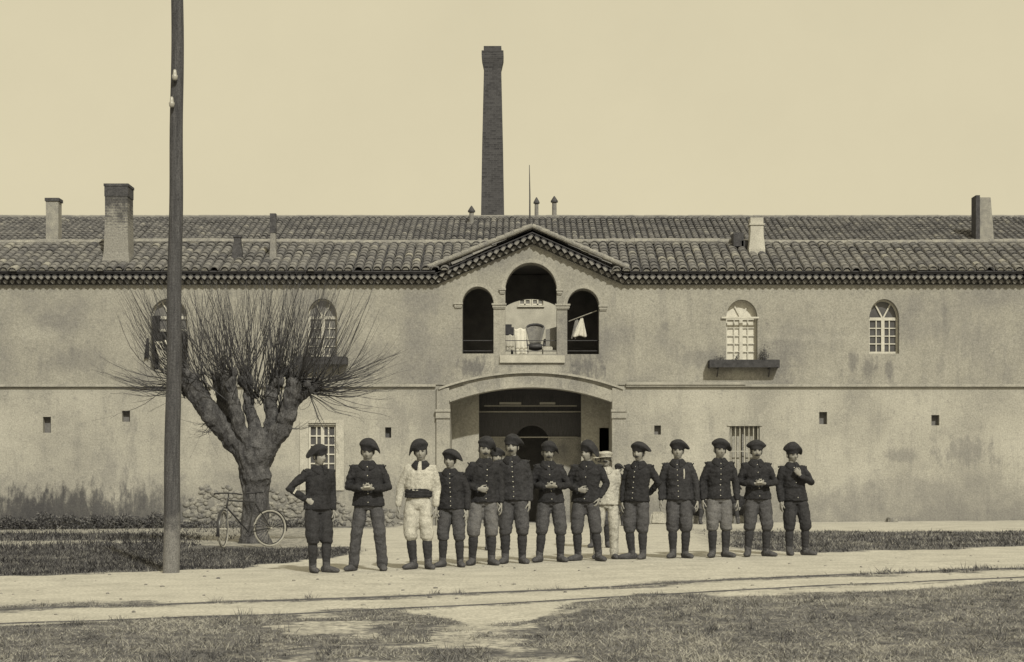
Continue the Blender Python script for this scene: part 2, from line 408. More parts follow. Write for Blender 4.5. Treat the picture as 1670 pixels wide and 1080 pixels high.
dirt = k.ramp(k.noise(1.6, 6, .65), [(.3, .36), (.55, .45), (.75, .50)])
dirt = k.mix(k.mr(k.noise(2.6, 6, .7, stretch=(.5, 1.6, 1)), .54, .74, 0, .45), dirt, .24)
dirt = k.mix(k.mr(k.noise(42, 3, .8), .66, .74, 0, .6), dirt, .13)
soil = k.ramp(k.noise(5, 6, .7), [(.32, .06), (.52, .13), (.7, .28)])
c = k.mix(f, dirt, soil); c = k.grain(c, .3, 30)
M['ground'] = k.fin(c, .95, .1)
k.bump(k.math('ADD', k.noise(6, 6, .7), k.math('MULTIPLY', k.noise(45, 3, .7), .4)), .6, .04)
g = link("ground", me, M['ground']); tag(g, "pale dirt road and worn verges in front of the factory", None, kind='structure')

# grass blades
k = NT('dry_grass'); at = k.n('ShaderNodeAttribute', attribute_name='tone')
M['grass'] = k.fin(k.ramp(at.outputs['Fac'], [(0, .03), (.25, .055), (.5, .11), (.8, .21), (1, .36)]), .9, .1)
mb = MB(); rg = random.Random(3)
def blades(n, x0, x1, y0, y1, h0, h1, wd, thr=.45, spread=.35):
    for _ in range(n):
        y = y0+(y1-y0)*rg.random()**1.2; x = rg.uniform(x0, x1)*(y/y1 if y1 < 30 else 1)
        m = grass_shade_mask(x, y)+.22*noise.noise(Vector((x*4, y*4, 8)))
        if m < thr+.2*rg.random()+(.50*noise.noise(Vector((x*1.4, y*1.9, 2)))+.12*rg.random() if y < 17 else 0): continue
        px, py = to_px(x, y)
        h = rg.uniform(h0, h1)*(1.9 if rg.random() < .03 else 1)*(0.6+.8*abs(noise.noise(Vector((x*2, y*2, 1))))+.2*m); tb = -.24 if (py < 945 and px < 700) else (.06 if py < 945 else .42); a = rg.uniform(0, math.pi); wx = math.cos(a)*wd; wy = math.sin(a)*wd
        z = gz(x, y)-.005; dx = rg.gauss(0, spread)*h; dy = rg.gauss(0, spread)*h
        mb.add([(x-wx, y-wy, z), (x+wx, y+wy, z), (x+dx, y+dy, z+h)], [(0, 1, 2)], min(1, max(0, .42+tb+.24*rg.gauss(0, 1)+.6*noise.noise(Vector((x*1.3, y*1.3, 4)))+.35*noise.noise(Vector((x*5, y*5, 4))))))
blades(190000, -7.2, 7.2, 9, 20, .008, .036, .0035, spread=1.3)
blades(60000, -12, 9, 18.5, 28, .03, .08, .007, spread=.7)
blades(26000, 3, 14, 27, 38, .03, .07, .010, spread=.7)
blades(16000, -16, -6, 28, 42.7, .04, .12, .012, spread=.6)
for _ in range(420):   # coarser tufts
    y = rg.uniform(9.5, 17) if rg.random() < .7 else rg.uniform(19, 27); x = rg.uniform(-.36, .36)*y
    m = grass_shade_mask(x, y)
    if m < .42+.3*rg.random(): continue
    sz_ = rg.uniform(.5, 1.3); tn = rg.uniform(.1, .6)+(.2 if y < 17 else -.1); z = gz(x, y)-.005
    for _2 in range(int(26*sz_)):
        bx, by = x+rg.gauss(0, .035)*sz_, y+rg.gauss(0, .035)*sz_; a = rg.uniform(0, math.pi); h = rg.uniform(.03, .085)*sz_; l = rg.gauss(0, .5)*h; l2 = rg.gauss(0, .5)*h; wd = .0035 if y < 17 else .006
        mb.add([(bx-math.cos(a)*wd, by-math.sin(a)*wd, z), (bx+math.cos(a)*wd, by+math.sin(a)*wd, z), (bx+l, by+l2, z+h)], [(0, 1, 2)], min(1, max(0, tn+rg.gauss(0, .12))))
g = mb.build("grass", M['grass']); tag(g, "short dry winter grass on the verges and in the foreground", "grass", kind='stuff')

# weeds along the wall foot, left
mb = MB()
for _ in range(9000):
    x = rg.uniform(-16, -9.2) if rg.random() < .8 else rg.uniform(-9.2, -4.9)
    hgt = (.56 if x < -9.2 else .28)*(.55+.6*abs(noise.noise(Vector((x*.9, 2, 0))))+.25*noise.noise(Vector((x*3, 7, 0))))
    y = 42.9-abs(rg.gauss(0, .25)); z = rg.random()**.8*hgt
    s_ = rg.uniform(.02, .05); q = Vector((x, y, gz(x, y)+z))
    d = Vector((rg.gauss(0, 1), rg.gauss(0, 1), rg.gauss(0, 1))).normalized(); e = d.orthogonal().normalized()*s_
    mb.add([q-e*.4, q+e*.4, q+d*s_*1.8], [(0, 1, 2)], rg.uniform(.0, .7))
g = mb.build("weeds", M['grass']); tag(g, "dark scrubby weeds growing along the foot of the left wall", "weeds", kind='stuff')
# pebbles
mb = MB()
for _ in range(170):
    y = rg.uniform(10, 24); x = rg.uniform(-.33, .31)*y
    r = rg.uniform(.006, .02); mb.ball((x, y, gz(x, y)+r*.3), (r*rg.uniform(.8, 1.5), r, r*.7), 6, 4)
g = mb.build("pebbles", M['rubble'], smooth=True); tag(g, "small loose pebbles scattered over the dirt road", "pebbles", kind='stuff')

# rails
for nm, RR, lb in (('far', RAIL1, "rusty tramway rail sunk in the road, the one nearer the row of men"), ('near', RAIL2, "rusty tramway rail sunk in the road, the one nearer the foreground grass")):
    mb = MB(); pts = []
    for px in range(-100, 1790, 15):
        py = seg_y(px, RR); py = (py+seg_y(px-60, RR)+seg_y(px+60, RR))/3
        y = gy(px, py); x = (px-PX0)*y/FPX; pts.append(Vector((x, y, gz(x, y))))
    hw = .040 if nm == 'far' else .020
    vs = []
    for i, p in enumerate(pts):
        d = (pts[min(i+1, len(pts)-1)]-pts[max(i-1, 0)]).normalized(); s_ = Vector((-d.y, d.x, 0)).normalized()*hw
        vs += [p-s_+Vector((0, 0, -.05)), p-s_+Vector((0, 0, .009)), p+s_+Vector((0, 0, .009)), p+s_+Vector((0, 0, -.05))]
    fs = []
    for i in range(len(pts)-1):
        for a in range(3): fs.append((i*4+a, i*4+a+1, i*4+a+5, i*4+a+4))
    mb.add(vs, fs); o = mb.build("tram_rail", M['rail'], fix=True); tag(o, lb, "rail", "rails of the tramway in the road")

# ------------------------------------------------------------------ front building
B = empty("factory_building", "long two-storey plastered factory front with tiled roof, gabled loggia and arched gateway", "building", (0, YF, 0))
Boff = Vector((0, YF, 0))
def part(mb, name, mt, parent=None, smooth=False, fix=False):
    o = mb.build(name, mt, parent or B, smooth, fix)
    if parent is None: o.location = -Boff
    return o
def arch(px0, px1, pyb, pys, pyt, n=14, Y=YF):
    """outline in X,Z : bottom-left, up, over the arch, down"""
    x0, x1 = (px0-PX0)*Y/FPX, (px1-PX0)*Y/FPX
    z = lambda p: CH-(p-PY0)*Y/FPX
    w_ = (x1-x0)/2; cx = (x0+x1)/2; rise = z(pyt)-z(pys)
    if rise < .01: return [(x0, z(pyb)), (x0, z(pys)), (x1, z(pys)), (x1, z(pyb))]
    rr = (w_*w_+rise*rise)/(2*rise); cz = z(pyt)-rr; a0 = math.asin(min(1, w_/rr))
    if rise > w_: rr = None
    pts = [(x0, z(pyb))]
    for i in range(n+1):
        t = i/n
        if rr: a = -a0+2*a0*t; pts.append((cx+rr*math.sin(a), cz+rr*math.cos(a)))
        else: a = math.pi*(1-t); pts.append((cx+w_*math.cos(a), z(pys)+rise*math.sin(a)))
    pts.append((x1, z(pyb)))
    return pts
def panel(mb, outer, holes, y0, y1):
    loops = [outer]+holes
    flat = [p for l in loops for p in l]
    tris = tessellate_polygon([[Vector((p[0], p[1], 0)) for p in l] for l in loops])
    n = len(flat)
    vs = [(p[0], y0, p[1]) for p in flat]+[(p[0], y1, p[1]) for p in flat]
    fs = []
    for t in tris:
        a, b, c = [Vector((flat[i][0], flat[i][1])) for i in t]
        cr = (b-a).x*(c-a).y-(b-a).y*(c-a).x
        if abs(cr) < 1e-9: continue
        t = tuple(t) if cr > 0 else (t[0], t[2], t[1])
        fs.append(t); fs.append(tuple(i+n for i in t[::-1]))
    b = 0
    for l in loops:
        m = len(l)
        area = sum(l[i][0]*l[(i+1) % m][1]-l[(i+1) % m][0]*l[i][1] for i in range(m))
        outerl = (b == 0)
        for i in range(m):
            j = (i+1) % m; q = (b+i, b+i+n, b+j+n, b+j)
            if (area > 0) != outerl: q = q[::-1]
            fs.append(q)
        b += m
    mb.add(vs, fs)
gate = arch(734, 997, 900, 656, 632, 20)
vents_px = [(70, 83, 680, 706), (199, 212, 670, 688), (628, 638, 697, 714), (1067, 1078, 694, 709), (1336, 1349, 672, 692), (1519, 1532, 677, 694)]
low_holes = [arch(a, b, d, c, c) for a, b, c, d in vents_px]
low_holes += [arch(503, 548, 790, 693, 693), arch(1190, 1239, 790, 695, 695)]
ZS = fz(628)
mb = MB()
outer = [(-22, -.6)]+[(-22, ZS), (22, ZS), (22, -.6)]+gate[::-1]
panel(mb, outer, low_holes, YF, YF+.45); part(mb, "lower_wall", M['wall_low'])
up_holes = [arch(1184, 1235, 590, 518, 489), arch(1417, 1466, 577, 519, 488), arch(502, 550, 583, 517, 487), arch(246, 306, 603, 517, 487),
            arch(754, 805, 577, 496, 468), arch(824, 908, 578, 473, 429, 20), arch(925, 977, 578, 499, 471)]
zt = fz(451); xa = fx(868); za = fz(385)
mb = MB()
panel(mb, [(-22, ZS), (-22, zt), (fx(712), zt), (xa, za), (fx(1016), zt), (22, zt), (22, ZS)], up_holes, YF-.035, YF+.45)
part(mb, "upper_wall", M['wall_up'])
# other walls of the block
mb = MB()
ar = arch(780, 950, 650, 485, 485, 14, 47.6)
bw_out = [(-22, -.6), (-22, 6.76), (22, 6.76), (22, -.6)]
panel(mb, bw_out, [ar], 47.35, 47.7); part(mb, "rear_wall", M['dim_plaster'])
for x in (-22, 22-.4):
    mb = MB(); mb.box(x+.01, x+.39, YF+.46, 47.34, -.6, 6.6); part(mb, "end_wall", M['wall_up'])
# loggia room: side walls, floor, ceiling ; gate passage
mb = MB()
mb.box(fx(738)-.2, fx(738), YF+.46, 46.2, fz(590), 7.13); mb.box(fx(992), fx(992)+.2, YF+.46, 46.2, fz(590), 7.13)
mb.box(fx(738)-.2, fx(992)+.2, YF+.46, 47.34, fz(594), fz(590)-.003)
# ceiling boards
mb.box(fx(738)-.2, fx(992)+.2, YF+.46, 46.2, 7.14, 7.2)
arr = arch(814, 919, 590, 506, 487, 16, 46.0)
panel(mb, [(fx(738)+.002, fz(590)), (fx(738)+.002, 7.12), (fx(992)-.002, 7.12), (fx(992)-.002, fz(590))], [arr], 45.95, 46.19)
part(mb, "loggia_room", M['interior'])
mb = MB()
for s_, pe in ((-1, 734), (1, 997)):
    pass
x0, x1 = fx(734), fx(997); Yp = 44.2
mb2 = MB()
mb.box(x0-.3, x0, YF+.452, Yp, -.6, 3.75); mb2.box(x1, x1+.3, YF+.452, Yp, -.6, 3.75)
xa0, xa1 = (781-PX0)*Yp/FPX, (948-PX0)*Yp/FPX
mb.box(x0-.3, xa0, Yp+.002, Yp+.3, -.6, 3.75)
hole = [(xa1+.5, 1.95), (xa1+.5, 2.66), (xa1+.78, 2.66), (xa1+.78, 1.95)]
panel(mb2, [(xa1, -.6), (xa1, 3.75), (x1+.3, 3.75), (x1+.3, -.6)], [hole], Yp+.002, Yp+.3)
part(mb, "passage_side_wall", M['wall_gate']); part(mb2, "passage_side_wall", M['wall_gate'])
mb = MB()
Yb = 45.0; zz = lambda p, Y=Yb: CH-(p-PY0)*Y/FPX; xx = lambda p, Y=Yb: (p-PX0)*Y/FPX
ar2 = arch(841, 894, 900, 712, 694, 12, Yb)
panel(mb, [(xx(760), -.6), (xx(760), zz(713)), (xx(841), zz(713))] + ar2[1:2] + [ar2[0]], [], Yb, Yb+.25) if False else None
for a, b in ((760, 841), (894, 968)):
    mb = MB(); mb.box(xx(a), xx(b), Yb, Yb+.25, -.6, zz(713)); part(mb, "passage_dado", M['dado'])
mb = MB()
a3 = arch(841, 894, 713, 712.5, 694, 12, Yb)
panel(mb, [(xx(760), zz(713)+.003), (xx(760), 3.75), (xx(968), 3.75), (xx(968), zz(713)+.003)] + [(xx(894), zz(713)+.003)] + a3[1:-1][::-1] + [(xx(841), zz(713)+.003)], [], Yb+.004, Yb+.24)
part(mb, "board_partition", M['dark_wood'])
mb = MB()
for bb_ in ((778, 950, .12, .04, 673, 671), (790, 940, .40, .34, 664, 662.5), (815, 850, .45, .41, 661, 657.5), (880, 905, .45, .41, 661, 657.5), (786, 942, .05, .005, 714.2, 712.4)):
    mb = MB(); mb.box(xx(bb_[0]), xx(bb_[1]), Yb-bb_[2], Yb-bb_[3], zz(bb_[4]), zz(bb_[5])); part(mb, "beam", M['beam'])
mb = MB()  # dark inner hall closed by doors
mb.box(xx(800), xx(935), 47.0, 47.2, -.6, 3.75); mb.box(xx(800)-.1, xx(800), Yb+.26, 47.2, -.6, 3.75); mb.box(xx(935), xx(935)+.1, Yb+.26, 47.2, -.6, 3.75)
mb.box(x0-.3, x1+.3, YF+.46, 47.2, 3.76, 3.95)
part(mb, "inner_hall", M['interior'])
# string course
mb = MB(); mb.box(-22, fx(711), YF-.085, YF-.037, ZS-.05, ZS+.02); part(mb, "string_course", M['trim'])
mb = MB(); mb.box(fx(1021), 22, YF-.085, YF-.037, ZS-.05, ZS+.02); mb.box(fx(1021), fx(1215), YF-.12, YF-.0865, ZS+.0, ZS+.075); part(mb, "string_course", M['trim'])
# pilasters and label arch
for a, b in ((712, 733), (998, 1020)):
    mb = MB(); mb.box(fx(a), fx(b), YF-.09, YF-.001, -.6, fz(682.5)-.002); mb.box(fx(a)+.005, fx(b)-.005, YF-.085, YF-.001, fz(668)+.002, fz(633))
    mb.box(fx(a)+.01, fx(b)-.01, YF-.08, YF-.001, fz(682.5)-.002, fz(668)+.002)
    o = part(mb, "pilaster", M['wall_gate']); mb2 = MB()
    mb2.box(fx(a)-.03, fx(b)+.03, YF-.15, YF-.001, fz(672), fz(668)); mb2.box(fx(a)-.015, fx(b)+.015, YF-.12, YF-.001, fz(681)+.002, fz(672)-.002)
    mb2.box(fx(a)-.02, fx(b)+.02, YF-.13, YF-.001, fz(682.5), fz(681)-.002)
    mb2.build("pilaster_cap", M['trim'], o)
def arcband(px0, px1, pys, pyt, w_, y0, y1, n=28):
    pts = arch(px0, px1, pys, pys, pyt, n)[1:-1]
    m = MB(); vs = []
    for i, p in enumerate(pts):
        a = Vector(pts[max(0, i-1)]); b = Vector(pts[min(len(pts)-1, i+1)]); d = (b-a).normalized(); nn = Vector((-d.y, d.x))
        for (r_, y) in ((0, y0), (w_, y0), (w_, y1), (0, y1)): vs.append((p[0]+nn.x*r_, y, p[1]+nn.y*r_))
    fs = []
    for i in range(len(pts)-1):
        for k_ in range(4): fs.append((i*4+k_, i*4+(k_+1) % 4, i*4+4+(k_+1) % 4, i*4+4+k_))
    fs += [(0, 3, 2, 1), tuple(len(vs)-4+q for q in (0, 1, 2, 3))]
    m.add(vs, fs); return m
m = arcband(734, 997, 656, 632, .30, YF-.075, YF-.001); part(m, "gate_arch", M['wall_gate'], fix=True)
m = arcband(716, 1016, 636, 609, .055, YF-.13, YF-.03); part(m, "hood_mould", M['trim'], fix=True)
m = arcband(730, 1002, 634, 611, .02, YF-.095, YF-.03)
# loggia arch mouldings and imposts
for a, b, y in ((740, 755, 497), (802, 826, 498), (905, 930, 499), (976, 991, 501), (814, 825, 474), (907, 918, 475)):
    mb = MB(); z0 = fz(y+4); z1 = fz(y)
    mb.box(fx(a), fx(b), YF-.11, YF-.036, z1, z1+.045); mb.box(fx(a)+.02, fx(b)-.02, YF-.085, YF-.036, z0, z1-.002)
    mb.box(fx(a)+.035, fx(b)-.035, YF-.07, YF-.036, z0-.03, z0-.002)
    part(mb, "impost", M['trim'])
mb = MB()
mb.box(fx(815), fx(921), YF-.10, YF-.036, fz(592), fz(580)); part(mb, "loggia_sill", M['sill'])
for a, b in ((754, 805), (824, 908), (925, 977)):
    for y in (555, 572):
        mb = MB(); mb.tube([(fx(a), YF+.12, fz(y)), (fx(b), YF+.12, fz(y))], [.012, .012], 6, dome=False); part(mb, "loggia_rail", M['iron'])
# brick arch rings on loggia
for a, b, s_, t in ((754, 805, 496, 468), (824, 908, 473, 429), (925, 977, 499, 471)):
    m = arcband(a-.5, b+.5, s_, t-.5, .10, YF-.045, YF-.034, 24); part(m, "arch_ring", M['wall_gate'], fix=True)

# windows
def window(px0, px1, pyb, pys, pyt, cols, rows, fan=True, pane='glass', fr='frame', depth=.16, thin=.028, sash=True):
    x0, x1, zb, zs = fx(px0), fx(px1), fz(pyb), fz(pys); zt_ = fz(pyt); Y = YF+depth
    root = MB(); t = .05
    root.box(x0-.01, x0+t, Y-.03, Y+.03, zb, zs); root.box(x1-t, x1+.01, Y-.03, Y+.03, zb, zs)
    root.box(x0+t, x1-t, Y-.03, Y+.03, zb, zb+t*1.3); root.box(x0+t, x1-t, Y-.032, Y+.03, zs-t, zs+t*.6)
    cx = (x0+x1)/2
    if sash: root.box(cx-.045, cx+.045, Y-.034, Y+.02, zb+t*1.3, zs-t)
    for i in range(1, cols):
        x = x0+t+(x1-x0-2*t)*i/cols
        if abs(x-cx) < .05 and sash: continue
        root.box(x-thin/2, x+thin/2, Y-.022, Y+.015, zb+t*1.3, zs-t)
    for j in range(1, rows):
        z = zb+t*1.3+(zs-t-zb-t*1.3)*j/rows
        root.box(x0+t, x1-t, Y-.018, Y+.012, z-thin/2, z+thin/2)
    if fan:
        pts = arch(px0, px1, pys, pys, pyt, 16)[1:-1]; w_ = (x1-x0)/2
        for p, q in zip(pts, pts[1:]):
            a = Vector(p); b = Vector(q); c_ = Vector((cx, zs)); a2 = a+(c_-a)*.09; b2 = b+(c_-b)*.09
            root.add([(a.x, Y-.03, a.y), (b.x, Y-.03, b.y), (b2.x, Y-.03, b2.y), (a2.x, Y-.03, a2.y), (a.x, Y+.03, a.y), (b.x, Y+.03, b.y), (b2.x, Y+.03, b2.y), (a2.x, Y+.03, a2.y)],
                     [(0, 1, 2, 3), (4, 7, 6, 5), (3, 2, 6, 7), (0, 4, 5, 1)])
        for ang in (62, 118):
            d = Vector((math.cos(R(ang)), math.sin(R(ang)))); L = (zt_-zs)*.93; n_ = Vector((-d.y, d.x))*.02
            p = Vector((cx, zs)); q = p+d*L
            root.add([(p.x-n_.x, Y-.02, p.y-n_.y), (p.x+n_.x, Y-.02, p.y+n_.y), (q.x+n_.x, Y-.02, q.y+n_.y), (q.x-n_.x, Y-.02, q.y-n_.y)], [(0, 1, 2, 3)])
    o = part(root, "window", M[fr], fix=True)
    mb = MB()
    if fan: panel(mb, [(x0, zb)]+[(p[0], p[1]) for p in arch(px0, px1, pys, pys, pyt, 16)[1:-1]]+[(x1, zb)], [], Y+.02, Y+.035)
    else: mb.box(x0, x1, Y+.02, Y+.035, zb, zs)
    mb.build("pane", M[pane], o, fix=True)
    return o
window(1184, 1235, 590, 518, 489, 4, 5, pane='curtain')
window(1417, 1466, 577, 519, 488, 4, 4, pane='glass')
window(502, 550, 583, 517, 487, 4, 4, pane='glass_p')
window(503, 548, 790, 693, 693, 4, 6, fan=False, pane='glass', depth=.10, thin=.035)
# right barred window
o = window(1190, 1239, 790, 695, 695, 2, 1, fan=False, pane='trim', depth=.25, fr='dim_plaster')
mb = MB()
for i in range(7):
    x = fx(1190)+.04+(fx(1239)-fx(1190)-.08)*i/6; mb.tube([(x, YF+.06, fz(790)), (x, YF+.06, fz(695))], [.017, .017], 6, dome=False)
for y in (736,): mb.box(fx(1190), fx(1239), YF+.05, YF+.075, fz(y)-.012, fz(y)+.012)
part(mb, "window_bars", M['pale_iron'])
mb = MB(); mb.box(fx(1186), fx(1243), YF-.03, YF-.001, fz(695)+.002, fz(692)); part(mb, "lintel", M['trim'])
# pale surround of left ground window
mb = MB(); mb.box(fx(489), fx(503), YF-.03, YF-.001, fz(800), fz(690)+.001); mb.box(fx(548), fx(561), YF-.03, YF-.001, fz(800), fz(690)+.001); mb.box(fx(489), fx(561), YF-.034, YF-.001, fz(690), fz(685))
part(mb, "window_surround", M['sill'])
# lintel strips at the two planted windows
mb = MB(); mb.box(fx(1176), fx(1237), YF-.10, YF-.036, fz(520), fz(517.3)); part(mb, "awning_bar", M['frame'])
# vent grilles
for (a, b, c_, d) in vents_px:
    mb = MB(); mb.box(fx(a), fx(b), YF+.18, YF+.2, fz(d), fz(c_))
    part(mb, "vent", M['interior' if a != 628 else 'dark_wood'])
# open left window: dark opening, pale fanlight, shutter leaf
o = window(246, 306, 540, 517, 487, 1, 1, pane='glass_p', sash=False)
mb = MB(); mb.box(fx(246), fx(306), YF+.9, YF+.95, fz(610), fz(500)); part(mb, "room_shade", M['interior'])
# roof -----------------------------------------------------------------
def tiles(mb, O, e, u, L, run, pitch, expo, rad, keep=None, rnd=None, plugs=None, seg=5):
    e = e.normalized(); u = u.normalized(); n = e.cross(u).normalized()
    if n.z < 0: n = -n
    nc = int(L/pitch); nr = int(math.ceil(run/expo))
    for i in range(nc):
        ox = (i+.5)*pitch; wob = rnd.uniform(-.012, .012)
        for j in range(nr):
            a = j*expo-.02; b = min(run, (j+1)*expo+.06)
            sg_ = n*(.030*noise.noise(Vector((ox*.35, a*1.1, O.y)))+.012*noise.noise(Vector((ox*2.1, a*2, O.y)))); slip = rnd.uniform(-.05, .05) if rnd.random() < .06 else 0
            p = O+e*(ox+wob+rnd.uniform(-.014, .014)+slip*.3)+u*(a-abs(slip))+sg_; q = O+e*(ox+wob-slip*.3)+u*b+sg_
            if keep and not keep(p): continue
            r0 = rad*rnd.uniform(.97, 1.06); r1 = rad*.86; lift = rnd.uniform(.018, .034)
            vs = []
            for (c_, r, up) in ((p, r0-.018, lift-.01), (p, r0, lift), (q, r1, 0)):
                for k_ in range(seg+1):
                    t = math.pi*k_/seg; vs.append(c_+e*(r*math.cos(t))+n*(r*.82*math.sin(t)+up))
            s1 = seg+1; fs = []
            for k_ in range(seg):
                fs.append((k_, k_+1, s1+k_+1, s1+k_)); fs.append((s1+k_, s1+k_+1, 2*s1+k_+1, 2*s1+k_))
            mb.add(vs, fs, min(1, max(0, rnd.gauss(.5, .17))) if rnd.random() > .025 else 1.)
            if j == 0 and plugs is not None and rnd.random() < .93:
                vs = [p+u*.02+n*.0]
                for k_ in range(seg+1):
                    t = math.pi*k_/seg; rr_ = (r0-.02)*rnd.uniform(.7, 1); vs.append(p+u*.015+e*(rr_*math.cos(t))+n*(rr_*.75*math.sin(t)))
                plugs.add(vs, [(0, k_+1, k_+2) for k_ in range(seg)])
rr = random.Random(11)
TAN = .44; YE = 42.60; ZE = 6.80; RUN = 2.42; ZR = ZE+TAN*RUN; YR = YE+RUN
GX = xa; GT = .50; GZ = fz(374)
def gab(x): return GZ-GT*abs(x-GX)
mb = MB(); pl = MB()
u = Vector((0, 1, TAN))
def kp(p): return p.z > gab(p.x)-.10 or (abs(p.x-GX) < 2.7 and p.y > YF+.45)
tiles(mb, Vector((-22.4, YE, ZE)), Vector((1, 0, 0)), u, 44.8, RUN*math.hypot(1, TAN), .256, .28, .118, kp, rr, pl)
tiles(mb, Vector((-22.4, YE+2*RUN, ZE)), Vector((1, 0, 0)), Vector((0, -1, TAN)), 44.8, RUN*math.hypot(1, TAN), .256, .5, .118, None, rr)
# the gable's own slopes, ridge running back
for sgn in (-1, 1):
    uu = Vector((-sgn, 0, GT)); O = Vector((GX+sgn*2.62, YF-.40, gab(GX+2.62)+.01))
    tiles(mb, O, Vector((0, 1, 0)), uu, 2.3, 2.62*math.hypot(1, GT), .256, .30, .118, lambda p: p.z > ZE+TAN*(p.y-YE)-.05, rr)
roof = part(mb, "roof", M['tile'], smooth=False)
tm = pl.build("tile_end_mortar", M['mortar'], roof); tm['kind'] = 'stuff'
mb = MB()
hx = GX-2.6; hx2 = GX+2.6
for a, b, d_ in ((-22.4, hx, .02), (hx, hx2, 1.0), (hx2, 22.4, .02)): mb.add([(a, YE+d_, ZE+TAN*d_-.01), (b, YE+d_, ZE+TAN*d_-.01), (b, YR, ZR-.01), (a, YR, ZR-.01), (a, YE+d_, ZE+TAN*d_-.05), (b, YE+d_, ZE+TAN*d_-.05), (b, YR, ZR-.06), (a, YR, ZR-.06)], [(0, 1, 2, 3), (7, 6, 5, 4), (0, 4, 5, 1)])
# centre piece rises from the gable slopes
mb.add([(hx, YF-.36, gab(hx)-.01), (GX, YF-.36, GZ-.02), (GX, YR+.2, GZ-.02), (hx, YR+.2, gab(hx)-.01), (hx2, YF-.36, gab(hx2)-.01), (hx2, YR+.2, gab(hx2)-.01)], [(0, 1, 2, 3), (1, 4, 5, 2)])
mb.add([(-22.4, YE+2*RUN, ZE-.01), (22.4, YE+2*RUN, ZE-.01), (22.4, YR, ZR-.01), (-22.4, YR, ZR-.01)], [(0, 3, 2, 1)])
mb.build("roof_bed", M['tile_under'], roof)
# ridge of mortar-bedded tiles
mb = MB(); x = -22.4
while x < 22.4:
    L = .42; z = ZR+.055+rr.uniform(-.010, .010)+.02*math.sin(x*.5); r = rr.uniform(.085, .10)
    mb.tube([(x, YR, z), (x+L, YR, z+rr.uniform(-.006, .006))], [r, r*.97], 8, dome=False, tone=rr.random()); x += L-.02
part(mb, "ridge", M['mortar'])
# génoise: two courses of half-round tiles under the eave, following the gable
pathp = [(-22, fz(449)), (fx(712), fz(449)), (xa, fz(383)), (fx(1016), fz(449)), (22, fz(449))]
def path_z(x):
    return seg_y(x, pathp)
mb = MB(); fill = MB()
pit = .182
for row, (dz, pr) in enumerate(((-.095, .33), (-.195, .20))):
    n = int(44/pit)
    for i in range(n):
        x = -22+pit*(i+.5*row+.25); z = path_z(x)+dz; sl_ = path_z(x+.05)-path_z(x-.05); sl_ *= 10
        y0 = YF-pr+rr.uniform(-.006, .006); r = .088
        vs = []
        for (y, ra) in ((y0, r), (YF+.02, r), (y0, r-.026), (y0+.12, r-.026)):
            for k_ in range(7):
                t = math.pi*k_/6; dx = ra*math.cos(t); vs.append((x+dx, y, z+dx*sl_+ra*.85*math.sin(t)))
        fs = []
        for k_ in range(6):
            fs += [(k_, k_+1, 8+k_, 7+k_), (14+k_, 15+k_, k_+1, k_), (21+k_, 22+k_, 15+k_, 14+k_)]
        mb.add(vs, fs, rr.uniform(.3, .8))
        yf_ = y0+.012; vs = [(x, yf_, z-.062), (x, yf_+.15, z-.062)]+[(x+(r-.018)*math.cos(math.pi*k_/6), yf_, z+(r-.018)*math.cos(math.pi*k_/6)*sl_+(r-.018)*.8*math.sin(math.pi*k_/6)) for k_ in range(7)]
        fill.add(vs, [(0, k_+2, k_+3) for k_ in range(6)]+[(0, 1, 2), (0, 8, 1)], rr.uniform(.3, .7))
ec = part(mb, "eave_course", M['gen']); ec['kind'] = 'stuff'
fill_o = part(fill, "eave_mortar", M['dim_plaster']); fill_o['kind'] = 'stuff'
mb = MB()
for (a, b) in zip(pathp, pathp[1:]):
    for dz, pr in ((.0+.008, .345), (-.250, .07)):
        h = .012 if dz < 0 else .03
        vs = [(q[0], y, q[1]+dz+hh) for q in (a, b) for y in (YF-pr, YF+.02) for hh in (-h/2-.0, h/2)]
        mb.add(vs, [(0, 1, 3, 2), (4, 6, 7, 5), (0, 4, 5, 1), (2, 3, 7, 6), (0, 2, 6, 4), (1, 5, 7, 3)])
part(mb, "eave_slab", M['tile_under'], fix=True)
# wall strip closing between wall top and roof
for a, b in ((-22, fx(738)), (fx(992), 22)):
    mb = MB(); mb.box(a, b, YF+.05, YF+.4, zt+.001, ZE-.0); part(mb, "wall_plate", M['interior'])
# rake coping
mb = MB()
for sgn in (-1, 1):
    a = Vector((fx(868), 0, fz(374))); b = Vector((fx(700 if sgn < 0 else 1022), 0, fz(441)))
    n = 12
    for i in range(n):
        p = a.lerp(b, i/n); q = a.lerp(b, (i+1)/n+.012); r = .07
        mb.tube([(p.x, YF-.36, p.z+.035), (q.x, YF-.36, q.z+.05)], [r*.9, r], 10, dome=False)
        mb.tube([(p.x, YF-.2, p.z+.03), (q.x, YF-.2, q.z+.03)], [r, r], 8, dome=False)
part(mb, "rake_coping", M['mortar'])
mb = MB(); mb.tube([(fx(864), YF-.2, fz(376)), (fx(864), YF-.2, fz(320)), (fx(863.3), YF-.2, fz(272))], [.024, .018, .008], 6); part(mb, "lightning_rod", M['iron'])

